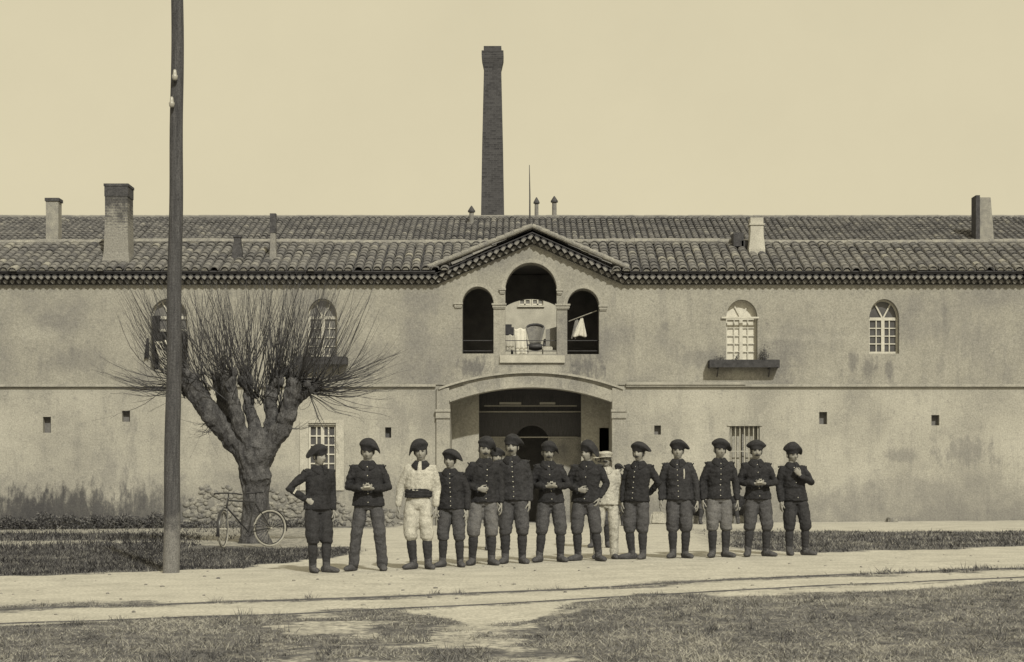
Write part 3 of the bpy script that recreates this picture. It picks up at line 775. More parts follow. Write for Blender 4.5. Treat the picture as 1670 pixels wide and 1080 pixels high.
# chimneys on the front roof
def chimney(name_parent, px0, px1, pyt, pyb, Y, cap=None, mt='chim', flare=0, depth=None, mtc='chim_top', loc=True):
    a = W(px0, pyb, Y); b = W(px1, pyt, Y); w_ = b.x-a.x; d = depth or w_; h0 = a.z-.4; t = b.z
    mb = MB(); n = 10; vs = []
    prof = [(h0, flare), (a.z+.06, flare), (a.z+.3, flare*.35), (a.z+.3+(t-a.z-.3)*.5, 0), (t, 0)]
    cx = (a.x+b.x)/2; cy = Y+d/2
    for z, f_ in prof:
        for sx, sy in ((-1, -1), (1, -1), (1, 1), (-1, 1)): vs.append((cx+sx*(w_/2+f_)+rr.uniform(-.006, .006), cy+sy*(d/2+f_), z))
    fs = [(i*4+k_, i*4+(k_+1) % 4, i*4+4+(k_+1) % 4, i*4+4+k_) for i in range(len(prof)-1) for k_ in range(4)]+[(16, 17, 18, 19)]
    mb.add(vs, fs)
    o = mb.build("chimney", M[mt], name_parent)
    if loc: o.location = -name_parent.location
    if cap:
        m2 = MB()
        for (e_, z0, z1) in cap: m2.box(cx-w_/2-e_, cx+w_/2+e_, cy-d/2-e_, cy+d/2+e_, t+z0, t+z1)
        m2.build("chimney_cap_or_shade", M[mtc], o)
    return o
chimney(B, 171, 208, 302, 429, 43.25, cap=[(.012, -.30, -.03), (.028, -.027, .04)], flare=.06)
chimney(B, 75, 95, 327, 392, 45.4, cap=[(.03, -.02, .07)], mt='chim_pale')
chimney(B, 381, 392, 386, 420, 43.5, cap=[(.02, -.02, .05)], mt='chim_top', flare=.05)
chimney(B, 441, 449, 350, 424, 43.5, cap=[(.015, -.5, .03)], mt='dim_plaster', flare=.03)
chimney(B, 1224, 1245, 366, 410, 44.1, cap=[(.03, -.02, .025), (.0, .027, .19)], mt='sill', flare=.05, mtc='sill')
for px, py in ((1203, 386), (1216, 399)):
    mb = MB(); p = W(px, py, 44.6); mb.box(p.x-.14, p.x+.14, 44.4, 44.9, p.z-.3, p.z+.08); part(mb, "roof_vent", M['chim_top'])

# ------------------------------------------------------------------ rear building
C = empty("courtyard_building", "farther wing behind the courtyard, its tiled roof rising above the front roof", "building", (0, 59, 0))
def cpart(mb, name, mt, fix=False, smooth=False):
    o = mb.build(name, mt, C, smooth, fix); o.location = -C.location; return o
YC = 59.0; cz = lambda p: CH-(p-PY0)*YC/FPX; cxp = lambda p: (p-PX0)*YC/FPX
ar = arch(847, 886, 498.5, 455, 455, 1, YC)
mb = MB(); panel(mb, [(-26, -1), (-26, 9.28), (26, 9.28), (26, -1)], [ar], YC, YC+.4); cpart(mb, "wall", M['white_wash'])
mb = MB()
for a, b in ((847, 865), (868, 886)):
    mb.box(cxp(a)+.02, cxp(b)-.02, YC+.1, YC+.14, cz(498)+.01, cz(498)+.07)
    for x in (a, (a+b)/2, b): mb.box(cxp(x)-.025, cxp(x)+.025, YC+.1, YC+.139, cz(498), cz(456))
    for y in (488, 477, 466): mb.box(cxp(a), cxp(b), YC+.105, YC+.135, cz(y)-.02, cz(y)+.02)
mb.box(cxp(844), cxp(888), YC-.08, YC-.001, cz(501), cz(499)); wo = cpart(mb, "window", M['frame'])
mb = MB(); mb.box(cxp(847), cxp(886), YC+.15, YC+.17, cz(498.5), cz(455)); mb.build("pane", M['glass_p'], wo)
mb = MB(); RC = 7.0; TC = .40; rc = random.Random(5)
tiles(mb, Vector((-30, YC-.4, 9.3-.16)), Vector((1, 0, 0)), Vector((0, 1, TC)), 60, (RC+.4)*math.hypot(1, TC), .25, .34, .112, lambda p: p.z > 9.9, rc, seg=4)
ro = cpart(mb, "roof", M['tile_far'])
mb = MB(); zr = 9.3+TC*RC; zb_ = 9.14
mb.add([(-30, YC-.4, zb_-.02), (30, YC-.4, zb_-.02), (30, YC+RC, zr-.02), (-30, YC+RC, zr-.02), (30, YC+2*RC, zb_), (-30, YC+2*RC, zb_)], [(0, 1, 2, 3), (3, 2, 4, 5)])
mb.build("roof_bed", M['tile_under'], ro)
mb = MB(); x = -30
while x < 30:
    mb.tube([(x, YC+RC, zr+.03), (x+.46, YC+RC, zr+.02+rc.uniform(0, .03))], [.11, .10], 7, dome=False); x += .45
cpart(mb, "ridge", M['dim_plaster'])
mb = MB(); mb.box(-29, 29, YC+.4, YC+2*RC, -1, 9.1); cpart(mb, "block", M['dim_plaster'])
def pot(px, pyt, pyb, w_, Y, hat=True):
    a = W(px, pyb, Y); b = W(px, pyt, Y); mb = MB(); mb.tube([(a.x, Y, a.z-.3), (b.x, Y, b.z)], [w_, w_*.92], 10, dome=False)
    o = mb.build("stove_pipe", M['dim_plaster'], C); o.location = -C.location
    if hat:
        m2 = MB(); n = 12; z = b.z
        m2.tube([(a.x, Y, z+.02), (a.x, Y, z+.08), (a.x, Y, z+.28)], [w_*1.5, w_*1.5, .02], 12, dome=False); m2.build("pipe_cowl", M['iron'], o)
pot(769, 347, 362, .10, 65); pot(875, 333, 356, .085, 66); pot(904, 331, 356, .10, 66)
mb = MB(); a = W(1598, 386, 62); b = W(1622, 322, 62)
x0_, x1_ = a.x, b.x
mb.add([(x0_, 62, a.z-.6), (x1_, 62, a.z-.6), (x1_-.05, 62, a.z+.3), (x0_+.42, 62, b.z), (x0_, 62, b.z), (x0_, 62.6, a.z-.6), (x1_, 62.6, a.z-.6), (x1_-.05, 62.6, a.z+.3), (x0_+.42, 62.6, b.z), (x0_, 62.6, b.z)],
       [(0, 1, 2, 3, 4), (9, 8, 7, 6, 5), (0, 4, 9, 5), (4, 3, 8, 9), (3, 2, 7, 8)])
o = cpart(mb, "chimney", M['chim_pale'], fix=True)
m2 = MB(); m2.box(x0_-.16, x0_-.003, 61.97, 62.6, a.z-.5, b.z+.08); m2.build("chimney_cap_or_shade", M['chim_top'], o)  # dark slab painted in for the chimney's shaded left face, not a cap

# ------------------------------------------------------------------ factory stack
YS = 120.0; sc = YS/FPX
F = empty("factory_chimney", "tall tapering dark brick factory chimney with flared crown, beyond the roofs", "chimney", ((803.5-PX0)*sc, YS, 0))
zf = lambda p: CH+(790-p)*sc
mb = MB(); prof = [(0, 1.06), (zf(355), .86), (zf(240), .775), (zf(115), .645)]
vs = []; n = 4
for z, r in prof:
    for k_ in range(n): a = 2*math.pi*(k_+.5)/n; vs.append((r*1.4142*math.cos(a), r*1.4142*math.sin(a), z))
mb.add(vs, [(i*n+k_, i*n+(k_+1) % n, (i+1)*n+(k_+1) % n, (i+1)*n+k_) for i in range(len(prof)-1) for k_ in range(n)])
mb.build("shaft", M['stack'], F)
mb = MB(); prof = [(zf(115)+.003, .645), (zf(103), .76), (zf(98), .81), (zf(90.5), .82), (zf(90), .79), (zf(88), .82), (zf(87), .81), (zf(86.5), .66), (zf(79), .66), (zf(79), .48), (zf(100), .48)]
vs = []
for z, r in prof:
    for k_ in range(n): a = 2*math.pi*(k_+.5)/n; vs.append((r*1.4142*math.cos(a), r*1.4142*math.sin(a), z))
mb.add(vs, [(i*n+k_, i*n+(k_+1) % n, (i+1)*n+(k_+1) % n, (i+1)*n+k_) for i in range(len(prof)-1) for k_ in range(n)])
mb.build("crown", M['stack'], F)

# ------------------------------------------------------------------ things in the loggia and on the sills
def cloth(name, label, cat, outline, y, mt, fold=.03, group=None, nz=14):
    """hanging cloth: outline(t)->(xl,xr,z) for t 0..1 from the top down"""
    mb = MB(); nxx = 12; vs = []
    for j in range(nz+1):
        t = j/nz; xl, xr, zz_ = outline(t)
        for i in range(nxx+1):
            s_ = i/nxx; x = xl+(xr-xl)*s_
            vs.append((x, y+fold*math.sin(s_*17+t*2)*(.4+t)+.01*math.sin(s_*41), zz_-.02*math.sin(s_*9)))
    mb.add(vs, [(j*(nxx+1)+i, j*(nxx+1)+i+1, (j+1)*(nxx+1)+i+1, (j+1)*(nxx+1)+i) for j in range(nz) for i in range(nxx)])
    o = mb.build(name, M[mt], smooth=True)
    md = o.modifiers.new("t", 'SOLIDIFY'); md.thickness = .008
    return tag(o, label, cat, group)
def P(px, py, Y): q = W(px, py, Y); return q.x, q.z
# pole with white laundry in the right arch
mb = MB(); a = W(928, 524, YF+.6); b = W(973, 507, YF+.3); mb.tube([a, b], [.014, .014], 6); o = mb.build("washing_pole", M['pale_iron'])
tag(o, "thin slanting pole hung across the right loggia arch", "pole")
yc_ = YF+.5
cloth("laundry", "crumpled white cloth hung in the right loggia arch", "laundry", lambda t: (P(947-14*t, 0, yc_)[0], P(951+6*t, 0, yc_)[0], P(0, 519+30*t, yc_)[1]), yc_, 'cloth_w', .03)
cloth("laundry", "dim narrow cloth trailing beside the white cloth in the right loggia arch", "laundry", lambda t: (P(938-7*t, 0, yc_)[0], P(944-5*t, 0, yc_)[0], P(0, 522+30*t, yc_)[1]), yc_+.04, 'cloth_g', .02)
yl = YF+.35
cloth("sheet", "white sheet draped in the centre loggia arch, left of the fan-backed chair", "sheet", lambda t: (P(839+2*t, 0, yl)[0], P(857+3*t, 0, yl)[0], P(0, 536+42*t, yl)[1]), yl, 'cloth_w', .02)
cloth("sheet", "pale folded sheet over the rail at the far left of the centre loggia arch", "sheet", lambda t: (P(825, 0, yl)[0], P(838, 0, yl)[0], P(0, 547+24*t, yl)[1]), yl-.05, 'sill', .012)
mb = MB(); a = W(890, 571, yl+.1); b = W(908, 533, yl+.1)
mb.add([(a.x, yl+.1, a.z), (b.x, yl+.1, a.z), (b.x, yl+.1, b.z), (a.x, yl+.1, b.z-.08), (a.x, yl+.15, a.z), (b.x, yl+.15, a.z), (b.x, yl+.15, b.z), (a.x, yl+.15, b.z-.08)], [(0, 1, 2, 3), (7, 6, 5, 4), (0, 4, 5, 1), (3, 2, 6, 7), (0, 3, 7, 4)])
o = mb.build("shutter", M['dim_plaster'], fix=True); tag(o, "grey board shutter leaning inside the centre loggia arch at the right", "shutter")
mb = MB(); a = W(886, 579, yl); b = W(901, 567, yl); mb.box(a.x, b.x, yl-.1, yl+.05, fz(590)+.02, b.z)
mb.box(a.x+.02, b.x-.02, yl-.08, yl+.03, b.z+.001, b.z+.03)
o = mb.build("box", M['sill']); tag(o, "small white box on the loggia floor under the grey shutter", "box")
mb = MB(); a = W(825, 546, yl+.5); b = W(838, 534, yl+.5); mb.box(a.x-.3, b.x, yl+.45, yl+.7, a.z, b.z); mb.box(a.x-.3, b.x-.06, yl+.47, yl+.68, b.z+.001, b.z+.08)
mb.box(a.x-.28, a.x-.22, yl+.47, yl+.68, fz(590), a.z); mb.box(b.x-.08, b.x-.02, yl+.47, yl+.68, fz(590), a.z)
o = mb.build("cabinet", M['shelf']); tag(o, "dark cabinet at the left side of the centre loggia arch", "cabinet")
ya = YF+.8
A = empty("armchair", "fan-backed grey chair with a dark arched rim, seen through the centre loggia arch", "chair", (W(873, 0, ya).x, ya, fz(590)))
loc = A.location; sx = lambda px: (px-PX0)*ya/FPX-loc.x; szz = lambda py: CH-(py-PY0)*ya/FPX-loc.z
mb = MB(); vs = []
for j in range(9):
    t = j/8; half = (16-7*t)
    for i in range(9):
        s_ = i/8-.5; vs.append((sx(873+s_*2*half), .12*(4*s_*s_)*-1+.05, szz(534+27*t-5*(1-4*s_*s_)*(1-t))))
mb.add(vs, [(j*9+i, j*9+i+1, (j+1)*9+i+1, (j+1)*9+i) for j in range(8) for i in range(8)]); o = mb.build("backrest", M['cloth_g'], A, smooth=True)
md = o.modifiers.new("t", 'SOLIDIFY'); md.thickness = .02
mb = MB(); mb.tube([(sx(873+15*math.sin(R(q))), .02-.10*math.sin(R(q))**2, szz(537-8*math.cos(R(q)))) for q in range(-60, 61, 12)], [.03]*11, 8); mb.build("rim", M['iron'], A)
mb = MB(); mb.ball((0, -.2, szz(567)), (.27, .22, .10), 16, 8); mb.tube([(sx(857), -.1, szz(556)), (sx(858), -.3, szz(565))], [.05, .05], 8); mb.tube([(sx(889), -.1, szz(556)), (sx(888), -.3, szz(565))], [.05, .05], 8)
mb.build("seat", M['iron'], A, smooth=True)
for q in (-1, 1):
    for w2 in (-.35, -.05):
        mb = MB(); mb.tube([(q*.2, w2, szz(567)), (q*.21, w2, 0.01)], [.02, .016], 6); mb.build("leg", M['pale_iron'], A)
# planted shelves
def shelf(px0, px1, py0, py1, label, plants, seed):
    r_ = random.Random(seed); x0, x1, z0, z1 = fx(px0), fx(px1), fz(py1), fz(py0)
    E = empty("window_shelf", label, "shelf", ((x0+x1)/2, YF-.04, z0)); L = E.location
    mb = MB(); mb.box(x0-L.x, x1-L.x, -.34, -.0, z1-z0-.04, z1-z0); mb.box(x0-L.x+.01, x1-L.x-.01, -.36, -.341, .0, z1-z0+.01)
    mb.box(x0-L.x, x0-L.x+.03, -.34, 0, 0.0, z1-z0-.042); mb.box(x1-L.x-.03, x1-L.x, -.34, 0, 0.0, z1-z0-.042); mb.build("trough", M['shelf'], E)
    for xx_ in (x0+.25, x1-.25):
        m2 = MB(); m2.tube([(xx_-L.x, -.3, 0), (xx_-L.x, -.0, -.22)], [.015, .015], 6); m2.box(xx_-L.x-.015, xx_-L.x+.015, -.3, 0, -.03, -.002); m2.build("bracket", M['iron'], E)
    for px, hh, ww, lb in plants:
        cx = fx(px); q = MB()
        for _ in range(int(420*hh*ww/.1)):
            p = Vector((cx+r_.gauss(0, ww*.42), YF-.2+r_.gauss(0, .06), z1+abs(r_.gauss(.4, .33))*hh))
            d = Vector((r_.gauss(0, 1), r_.gauss(0, 1), r_.gauss(0, 1))).normalized(); e_ = d.orthogonal().normalized()*.014
            q.add([p-e_, p+e_, p+d*.05], [(0, 1, 2)])
        q.add([(cx-.05, YF-.2, z1), (cx+.05, YF-.2, z1), (cx, YF-.15, z1+.04)], [(0, 1, 2)])
        o = q.build("plant", M['leaf']); tag(o, lb, "plant", "plants on the window shelves")
shelf(1154, 1268, 589, 601, "dark trough shelf with brackets under the right arched window with pale panes",
      [(1244, .33, .16, "bushy dark plant at the right end of the right window trough"), (1200, .16, .08, "small sprig at the left part of the right window trough"), (1172, .12, .18, "low leaves at the left end of the right window trough")], 3)
shelf(486, 568, 584, 596, "dark trough shelf under the arched window behind the bare tree",
      [(505, .14, .2, "low leaves at the left end of the trough behind the bare tree"), (545, .18, .14, "low leaves at the right end of the trough behind the bare tree")], 4)
# bedding in the open window, left
yb_ = YF-.10
cloth("bedding", "pale bedding hung over the sill of the open upper window left of the pole", "bedding", lambda t: (P(252+10*t, 0, yb_)[0], P(283-2*t, 0, yb_)[0], P(0, 556+44*t, yb_)[1]), yb_, 'cloth_w', .025)
cloth("coat", "long dark garment hanging on the wall beside the open upper window", "garment", lambda t: (P(239-4*t, 0, yb_)[0], P(243+3*t-4*t*t, 0, yb_)[0], P(0, 552+32*t, yb_)[1]), yb_, 'jacket', .02)
mb = MB(); x0_, x1_ = fx(248), fx(262); vs = []
mb.add([(x0_, YF+.02, fz(515)), (x1_, YF-.06, fz(515)), (x1_-.02, YF-.06, fz(560)), (x0_+.03, YF-.04, fz(577)), (x0_, YF+.05, fz(515)), (x1_, YF-.03, fz(515)), (x1_-.02, YF-.03, fz(560)), (x0_+.03, YF-.01, fz(577))], [(0, 1, 2, 3), (7, 6, 5, 4), (0, 3, 7, 4), (1, 5, 6, 2)])
o = mb.build("blind", M['jacket'], fix=True); tag(o, "torn dark blind dangling in the open upper window left of the pole", "blind")

# rubble patches where plaster has fallen (part of the building)
r_ = random.Random(21)
def rub(px0, px1, topf, n, smin=.05, smax=.13):
    mb = MB()
    for _ in range(n):
        px = r_.uniform(px0, px1); t = topf(px); py = r_.uniform(t, 862)
        if r_.random() > .85-.35*abs(noise.noise(Vector((px*.03, py*.05, 0)))): continue
        a = r_.uniform(smin, smax); x, z = fx(px), fz(py)
        M_ = Matrix.Rotation(r_.uniform(-.5, .5), 3, 'Y')
        mb.ball((x, YF+.0, z), (a, r_.uniform(.025, .05), a*r_.uniform(.45, .8)), 8, 6, M_)
    o = part(mb, "rubble_facing", M['rubble'], smooth=True); o['kind'] = 'stuff'
rub(300, 490, lambda p: 792+12*abs(noise.noise(Vector((p*.03, 1, 1))))*2+max(0, (p-430))*.35+max(0, 330-p)*.6, 330)
rub(470, 660, lambda p: 806+(p-470)*.16+16*noise.noise(Vector((p*.02, 4, 1))), 110)
# loose blocks at the wall foot
def block(px, py, w_, h_, lb, mt='stone', d=.3):
    y = 42.6; x = (px-PX0)*y/FPX; r2 = random.Random(px); m = MB(); bm = bmesh.new(); bmesh.ops.create_cube(bm, size=1)
    bmesh.ops.bevel(bm, geom=bm.edges[:], offset=.14, segments=2, affect='EDGES')
    for v in bm.verts: v.co = Vector((v.co.x*w_*(1-.25*(v.co.z+.5)), v.co.y*d, (v.co.z+.5)*h_))+Vector((r2.uniform(-1, 1), r2.uniform(-1, 1), r2.uniform(-1, 1)))*.012
    me = bpy.data.meshes.new("stone_block"); bm.to_mesh(me); bm.free()
    o = link("stone_block", me, M[mt]); o.location = (x, y-d/2, gz(x, y)-.02); o.rotation_euler.z = r2.uniform(-.2, .2); tag(o, lb, "stone")
block(1073, 858, .48, .34, "pale stone block at the wall foot, between the sixth and fifth soldiers from the right")
block(1092, 858, .22, .16, "small grey stone beside the pale block at the wall foot", 'rubble')
block(1452, 852, .3, .14, "low dark stone at the foot of the wall far to the right", 'rubble')
block(385, 936, .01, .01, "x") if False else None

# ------------------------------------------------------------------ telegraph pole
pb = W(279, 0, gy(279, 934)); yp = pb.y
T = empty("telegraph_pole", "tall weathered wooden telegraph pole standing left of the tree", "pole", (pb.x, yp, gz(pb.x, yp)))
mb = MB(); pts = []; rad = []
s_ = yp/FPX
for i in range(40):
    t = i/39; z = -.4+8.2*t; px = 279+(10*(min(z, 6.2)/6.2) if z > 0 else 0); pts.append((( px-279)*s_+.006*math.sin(z*3), .0, z)); rad.append((13.8-4.2*t*1.0)*s_)
mb.tube(pts, rad, 18, dome=False)
mb.build("shaft", M['pole'], T, smooth=True)
for i, (px, py, sd_) in enumerate(((289, 132, 1), (284, 176, -1))):
    z = CH-(py-PY0)*s_-T.location.z; x = (px-279)*s_
    m = MB(); m.tube([(x+.01*sd_, -.09, z-.04), (x, -.14, z-.03), (x, -.14, z+.02)], [.009]*3, 6); bo = m.build("insulator_hook", M['iron'], T)
    m = MB(); m.tube([(x, -.14, z), (x, -.14, z+.03), (x, -.14, z+.045), (x, -.14, z+.09)], [.034, .038, .026, .022], 10); m.build("insulator", M['porcelain'], bo, smooth=True)

# ------------------------------------------------------------------ pollard tree
yt = gy(417, 886); sT = yt/FPX
tb = W(417, 0, yt)
TR = empty("tree", "bare pollarded tree with gnarled limbs and long upright shoots", "tree", (tb.x, yt, gz(tb.x, yt)))
TL = TR.location
def tp(px, py, dy=0.): return Vector(((px-PX0)*sT-TL.x, dy, CH-(py-PY0)*sT-TL.z))
def jag(pts, rad, n=5):
    P_ = []; r_ = []
    for i in range(len(pts)-1):
        for k_ in range(n):
            t = k_/n; p = pts[i].lerp(pts[i+1], t); P_.append(p); r_.append(rad[i]+(rad[i+1]-rad[i])*t)
    P_.append(pts[-1]); r_.append(rad[-1]); return P_, r_
mb = MB()
rt = random.Random(9)
def limb(spec):
    pts = [tp(a, b, d) for a, b, d, r in spec]; rad = [r*sT*(.76 if b < 735 else 1.) for a, b, d, r in spec]
    a, b = jag(pts, rad); a = [p+Vector((rt.gauss(0, .012), rt.gauss(0, .014), 0)) for p in a]; b = [q*rt.uniform(.97, 1.05) for q in b]; mb.tube(a, b, 12)
    return pts[-1]
limb([(416, 897, 0, 30), (417, 880, 0, 25), (417, 860, 0, 22), (417, 790, 0, 22), (416, 776, 0, 26), (416, 768, 0, 24), (415, 750, 0, 28), (416, 735, 0, 30), (420, 715, 0, 24)])
limb([(410, 745, 0, 26), (385, 722, -.1, 22), (358, 690, -.15, 22), (335, 660, -.2, 22), (318, 635, -.2, 21), (304, 615, -.25, 18)])
limb([(398, 725, .1, 18), (376, 690, .25, 17), (358, 655, .35, 14), (350, 622, .4, 13)])
limb([(408, 730, -.1, 17), (396, 700, -.25, 14), (388, 668, -.3, 14), (383, 640, -.35, 14), (378, 618, -.35, 11)])
limb([(412, 735, .1, 17), (414, 700, .1, 15), (404, 668, .15, 12), (402, 640, .2, 12), (398, 618, .2, 10)])
limb([(420, 745, 0, 26), (444, 720, -.05, 22), (462, 700, -.1, 20), (472, 675, -.15, 18), (476, 650, -.2, 17), (488, 628, -.25, 15)])
limb([(436, 715, .1, 16), (441, 685, .05, 14), (440, 655, .05, 14), (444, 632, .05, 14), (450, 620, .05, 10)])
limb([(455, 690, .2, 15), (466, 655, .3, 13), (470, 625, .35, 12), (468, 610, .35, 9)])
limb([(478, 655, -.1, 14), (500, 642, -.2, 12), (518, 632, -.3, 9)])
limb([(330, 655, .1, 14), (312, 648, .2, 10), (300, 640, .3, 8)])
for _ in range(70):  # burrs
    spots = [(304, 612, -.25), (316, 625, -.2), (350, 620, .4), (378, 616, -.35), (398, 618, .2), (450, 620, .05), (488, 625, -.25), (470, 612, .35), (515, 634, -.3), (335, 650, -.2), (478, 645, -.2), (360, 690, -.2), (462, 700, -.2), (395, 750, -.15)]
    a, b, d = rt.choice(spots); p = tp(a+rt.uniform(-9, 9), b+rt.uniform(-9, 9), d+rt.uniform(-.1, .1)); mb.ball(p, rt.uniform(.05, .12), 8, 6)
def barkw(p):
    return .035*noise.noise(Vector((p.x*5, p.y*5, p.z*2.2)))+.026*noise.noise(Vector((p.x*17, p.y*17, p.z*4)))-.018*abs(noise.noise(Vector((p.x*26, p.y*26, p.z*5))))
me = remesh(mb, .018, 2, barkw); link("trunk", me, M['bark'], TR)
mb = MB()
srcs = [(304, 610, -.25, 46), (318, 620, -.15, 40), (350, 618, .4, 40), (378, 612, -.35, 46), (398, 612, .2, 44), (412, 650, .15, 30), (432, 655, .05, 34), (448, 616, .05, 48), (385, 660, -.3, 16), (460, 670, .1, 16), (365, 665, .3, 14), (470, 606, .35, 40), (490, 622, -.25, 48), (516, 630, -.3, 36), (335, 640, .0, 22), (300, 640, .25, 16), (480, 640, .1, 20)]
def shoot(p, end, r, sag=0., bend=0.):
    n = 8; pts = []; rad = []; mid = (p+end)/2
    off = Vector((rt.uniform(-.06, .06), rt.uniform(-.1, .1), 0))
    side = Vector((end.x-p.x, end.y-p.y, 0))
    for i in range(n+1):
        t = i/n; q = p.lerp(end, t)+off*math.sin(math.pi*t)
        # grow outward first then turn up
        q.z += -sag*math.sin(math.pi*t)
        q += Vector((noise.noise(Vector((p.x*9+t*3, p.y*9, end.x))), noise.noise(Vector((p.x*7, t*3, end.x+5))), noise.noise(Vector((t*3, p.x*7, end.z))))) * .11*t
        pts.append(q); rad.append(r*(1-.78*t))
    mb.tube(pts, rad, 5, dome=False)
    for _ in range(rt.choice((0, 1, 2, 3))):
        i = rt.randint(3, 7); a = pts[i]; L = rt.uniform(.2, .55); d = (end-p).normalized(); d = (d+Vector((rt.gauss(0, .35), rt.gauss(0, .3), rt.uniform(0, .3)))).normalized()
        mb.tube([a, a+d*L*.5, a+d*L+Vector((0, 0, .03))], [rad[i]*.6, rad[i]*.5, .002], 4, dome=False)
for sx_, sy_, d, cnt in srcs:
    for _ in range(int(cnt*.95)):
        p = tp(sx_+rt.uniform(-9, 9), sy_+rt.uniform(-6, 10), d+rt.uniform(-.08, .08))
        c_ = (sx_-410)/100.
        lean = rt.gauss(c_*.52, .27)
        ytop = 446+rt.expovariate(1/40.)+abs(lean)*40
        L = (sy_-ytop)
        ex = sx_+lean*L; end = tp(ex, ytop, d*2.2+rt.gauss(0, .8))
        shoot(p, end, rt.choice((.005, .0065, .008, .010, .0135)), sag=.42*abs(lean)*rt.uniform(.5, 1.4))
# low spreading shoots at both sides
for _ in range(46):
    p = tp(492+rt.uniform(-6, 26), 630+rt.uniform(-12, 12), -.25+rt.uniform(-.1, .1)); ex = rt.uniform(560, 662); ey = rt.uniform(575, 640)+(rt.random() < .3)*rt.uniform(10, 65)
    shoot(p, tp(ex, ey, rt.gauss(-.3, .6)), rt.uniform(.007, .013), sag=.12)
for _ in range(34):
    p = tp(302+rt.uniform(-6, 10), 628+rt.uniform(-14, 14), -.1+rt.uniform(-.1, .1)); ex = rt.uniform(160, 268); ey = rt.uniform(570, 645)+(rt.random() < .2)*40
    shoot(p, tp(ex, ey, rt.gauss(0, .6)), rt.uniform(.006, .012), sag=.12)
for a, b, c_, d in ((345, 690, 338, 712), (350, 700, 330, 705), (500, 640, 590, 690), (505, 640, 560, 735), (340, 690, 322, 690), (470, 700, 500, 690)):
    for _ in range(3): shoot(tp(a, b, -.2), tp(c_+rt.uniform(-10, 10), d+rt.uniform(-6, 6), rt.uniform(-.5, .1)), .008, .05)
o = mb.build("crown", M['twig'], TR, smooth=True)

# ------------------------------------------------------------------ bicycle
yb = 28.75; hub = W(440, 0, yb)
yaw = R(38)
BK = empty("bicycle", "bicycle with pale tyres leaning against the tree trunk", "bicycle", (hub.x, yb, gz(hub.x, yb)), math.pi+yaw)
WR = .335
def wheel(name, cx, parent, Mx=None):
    Mx = Mx or Matrix.Identity(4)
    def ring(r, t, mt, nm, par):
        m = MB(); n = 40; sg = 8; vs = []
        for i in range(n):
            a = 2*math.pi*i/n
            for k_ in range(sg):
                b = 2*math.pi*k_/sg; q = Vector(((r+t*math.cos(b))*math.cos(a), t*math.sin(b), (r+t*math.cos(b))*math.sin(a)))
                vs.append(Mx @ (q+Vector((cx, 0, WR))))
        m.add(vs, [(i*sg+k_, ((i+1) % n)*sg+k_, ((i+1) % n)*sg+(k_+1) % sg, i*sg+(k_+1) % sg) for i in range(n) for k_ in range(sg)])
        return m.build(nm, mt, par, smooth=True)
    o = ring(WR-.02, .02, M['tyre'], "wheel", parent); ring(WR-.048, .009, M['enamel'], "rim", o)
    m = MB()
    for i in range(28):
        a = 2*math.pi*i/28; s2 = .03*(1 if i % 2 else -1)
        m.tube([Mx @ Vector((cx+.012*math.cos(a+1), s2, WR+.012*math.sin(a+1))), Mx @ Vector((cx+(WR-.05)*math.cos(a), 0, WR+(WR-.05)*math.sin(a)))], [.0016, .0016], 4, dome=False)
    m.tube([Mx @ Vector((cx, -.05, WR)), Mx @ Vector((cx, .05, WR))], [.02, .02], 8); m.build("spokes", M['pale_iron'], o)
wheel("rear", 0, BK)
hd = Vector((.84, 0, .80)); FX = 1.02
pv = Vector((.90, 0, 0)); Rm = Matrix.Translation(pv) @ Matrix.Rotation(R(48), 4, 'Z') @ Matrix.Translation(-pv)
wheel("front", FX, BK, Rm)
BB = Vector((.43, 0, .28)); ST = Vector((.30, 0, .86)); HT = Vector((.83, 0, .88)); HB = Vector((.865, 0, .72)); RH = Vector((0, 0, WR))
m = MB()
for a, b, r in ((BB, ST, .015), (ST+Vector((.01, 0, -.05)), HT-Vector((0, 0, .04)), .014), (BB, HB, .016), (HT, HB, .018)): m.tube([a, b], [r, r], 8)
for s2 in (-.045, .045):
    m.tube([BB+Vector((0, s2*.5, 0)), RH+Vector((0, s2, 0))], [.009, .009], 6); m.tube([ST+Vector((0, s2*.4, -.06)), RH+Vector((0, s2, 0))], [.008, .008], 6)
m.build("frame", M['enamel'], BK, smooth=True)
m = MB()
for s2 in (-.045, .045): m.tube([Rm @ (HB+Vector((.01, s2, -.03))), Rm @ Vector((.93, s2, .5)), Rm @ Vector((FX, s2, WR))], [.011, .010, .008], 6)
m.build("fork", M['enamel'], BK, smooth=True)
m = MB(); hb = HT+Vector((0, 0, .08))
Rh = lambda v: Rm @ v
m.tube([HT, hb], [.012, .012], 6); m.tube([Rh(hb+Vector((-.16, -.25, -.02))), Rh(hb+Vector((.02, -.20, 0))), Rh(hb+Vector((.06, -.08, .01))), Rh(hb+Vector((.06, .08, .01))), Rh(hb+Vector((.02, .20, 0))), Rh(hb+Vector((-.16, .25, -.02)))], [.013]*6, 8)
m.build("handlebar", M['enamel'], BK, smooth=True)
m = MB(); m.tube([ST+Vector((-.02, 0, .10)), ST+Vector((0, 0, 0))], [.012, .012], 6)
m.tube([ST+Vector((-.13, 0, .12)), ST+Vector((-.06, 0, .13)), ST+Vector((.05, 0, .115)), ST+Vector((.15, 0, .11))], [(.07, .02), (.075, .022), (.035, .018), (.018, .014)], 12, ax=(0, 1, 0)); m.build("saddle", M['leather'], BK, smooth=True)
m = MB(); n = 24
for i in range(n):
    a = 2*math.pi*i/n; b = 2*math.pi*(i+1)/n
    m.tube([BB+Vector((.09*math.cos(a), -.05, .09*math.sin(a))), BB+Vector((.09*math.cos(b), -.05, .09*math.sin(b)))], [.006, .006], 4, dome=False)
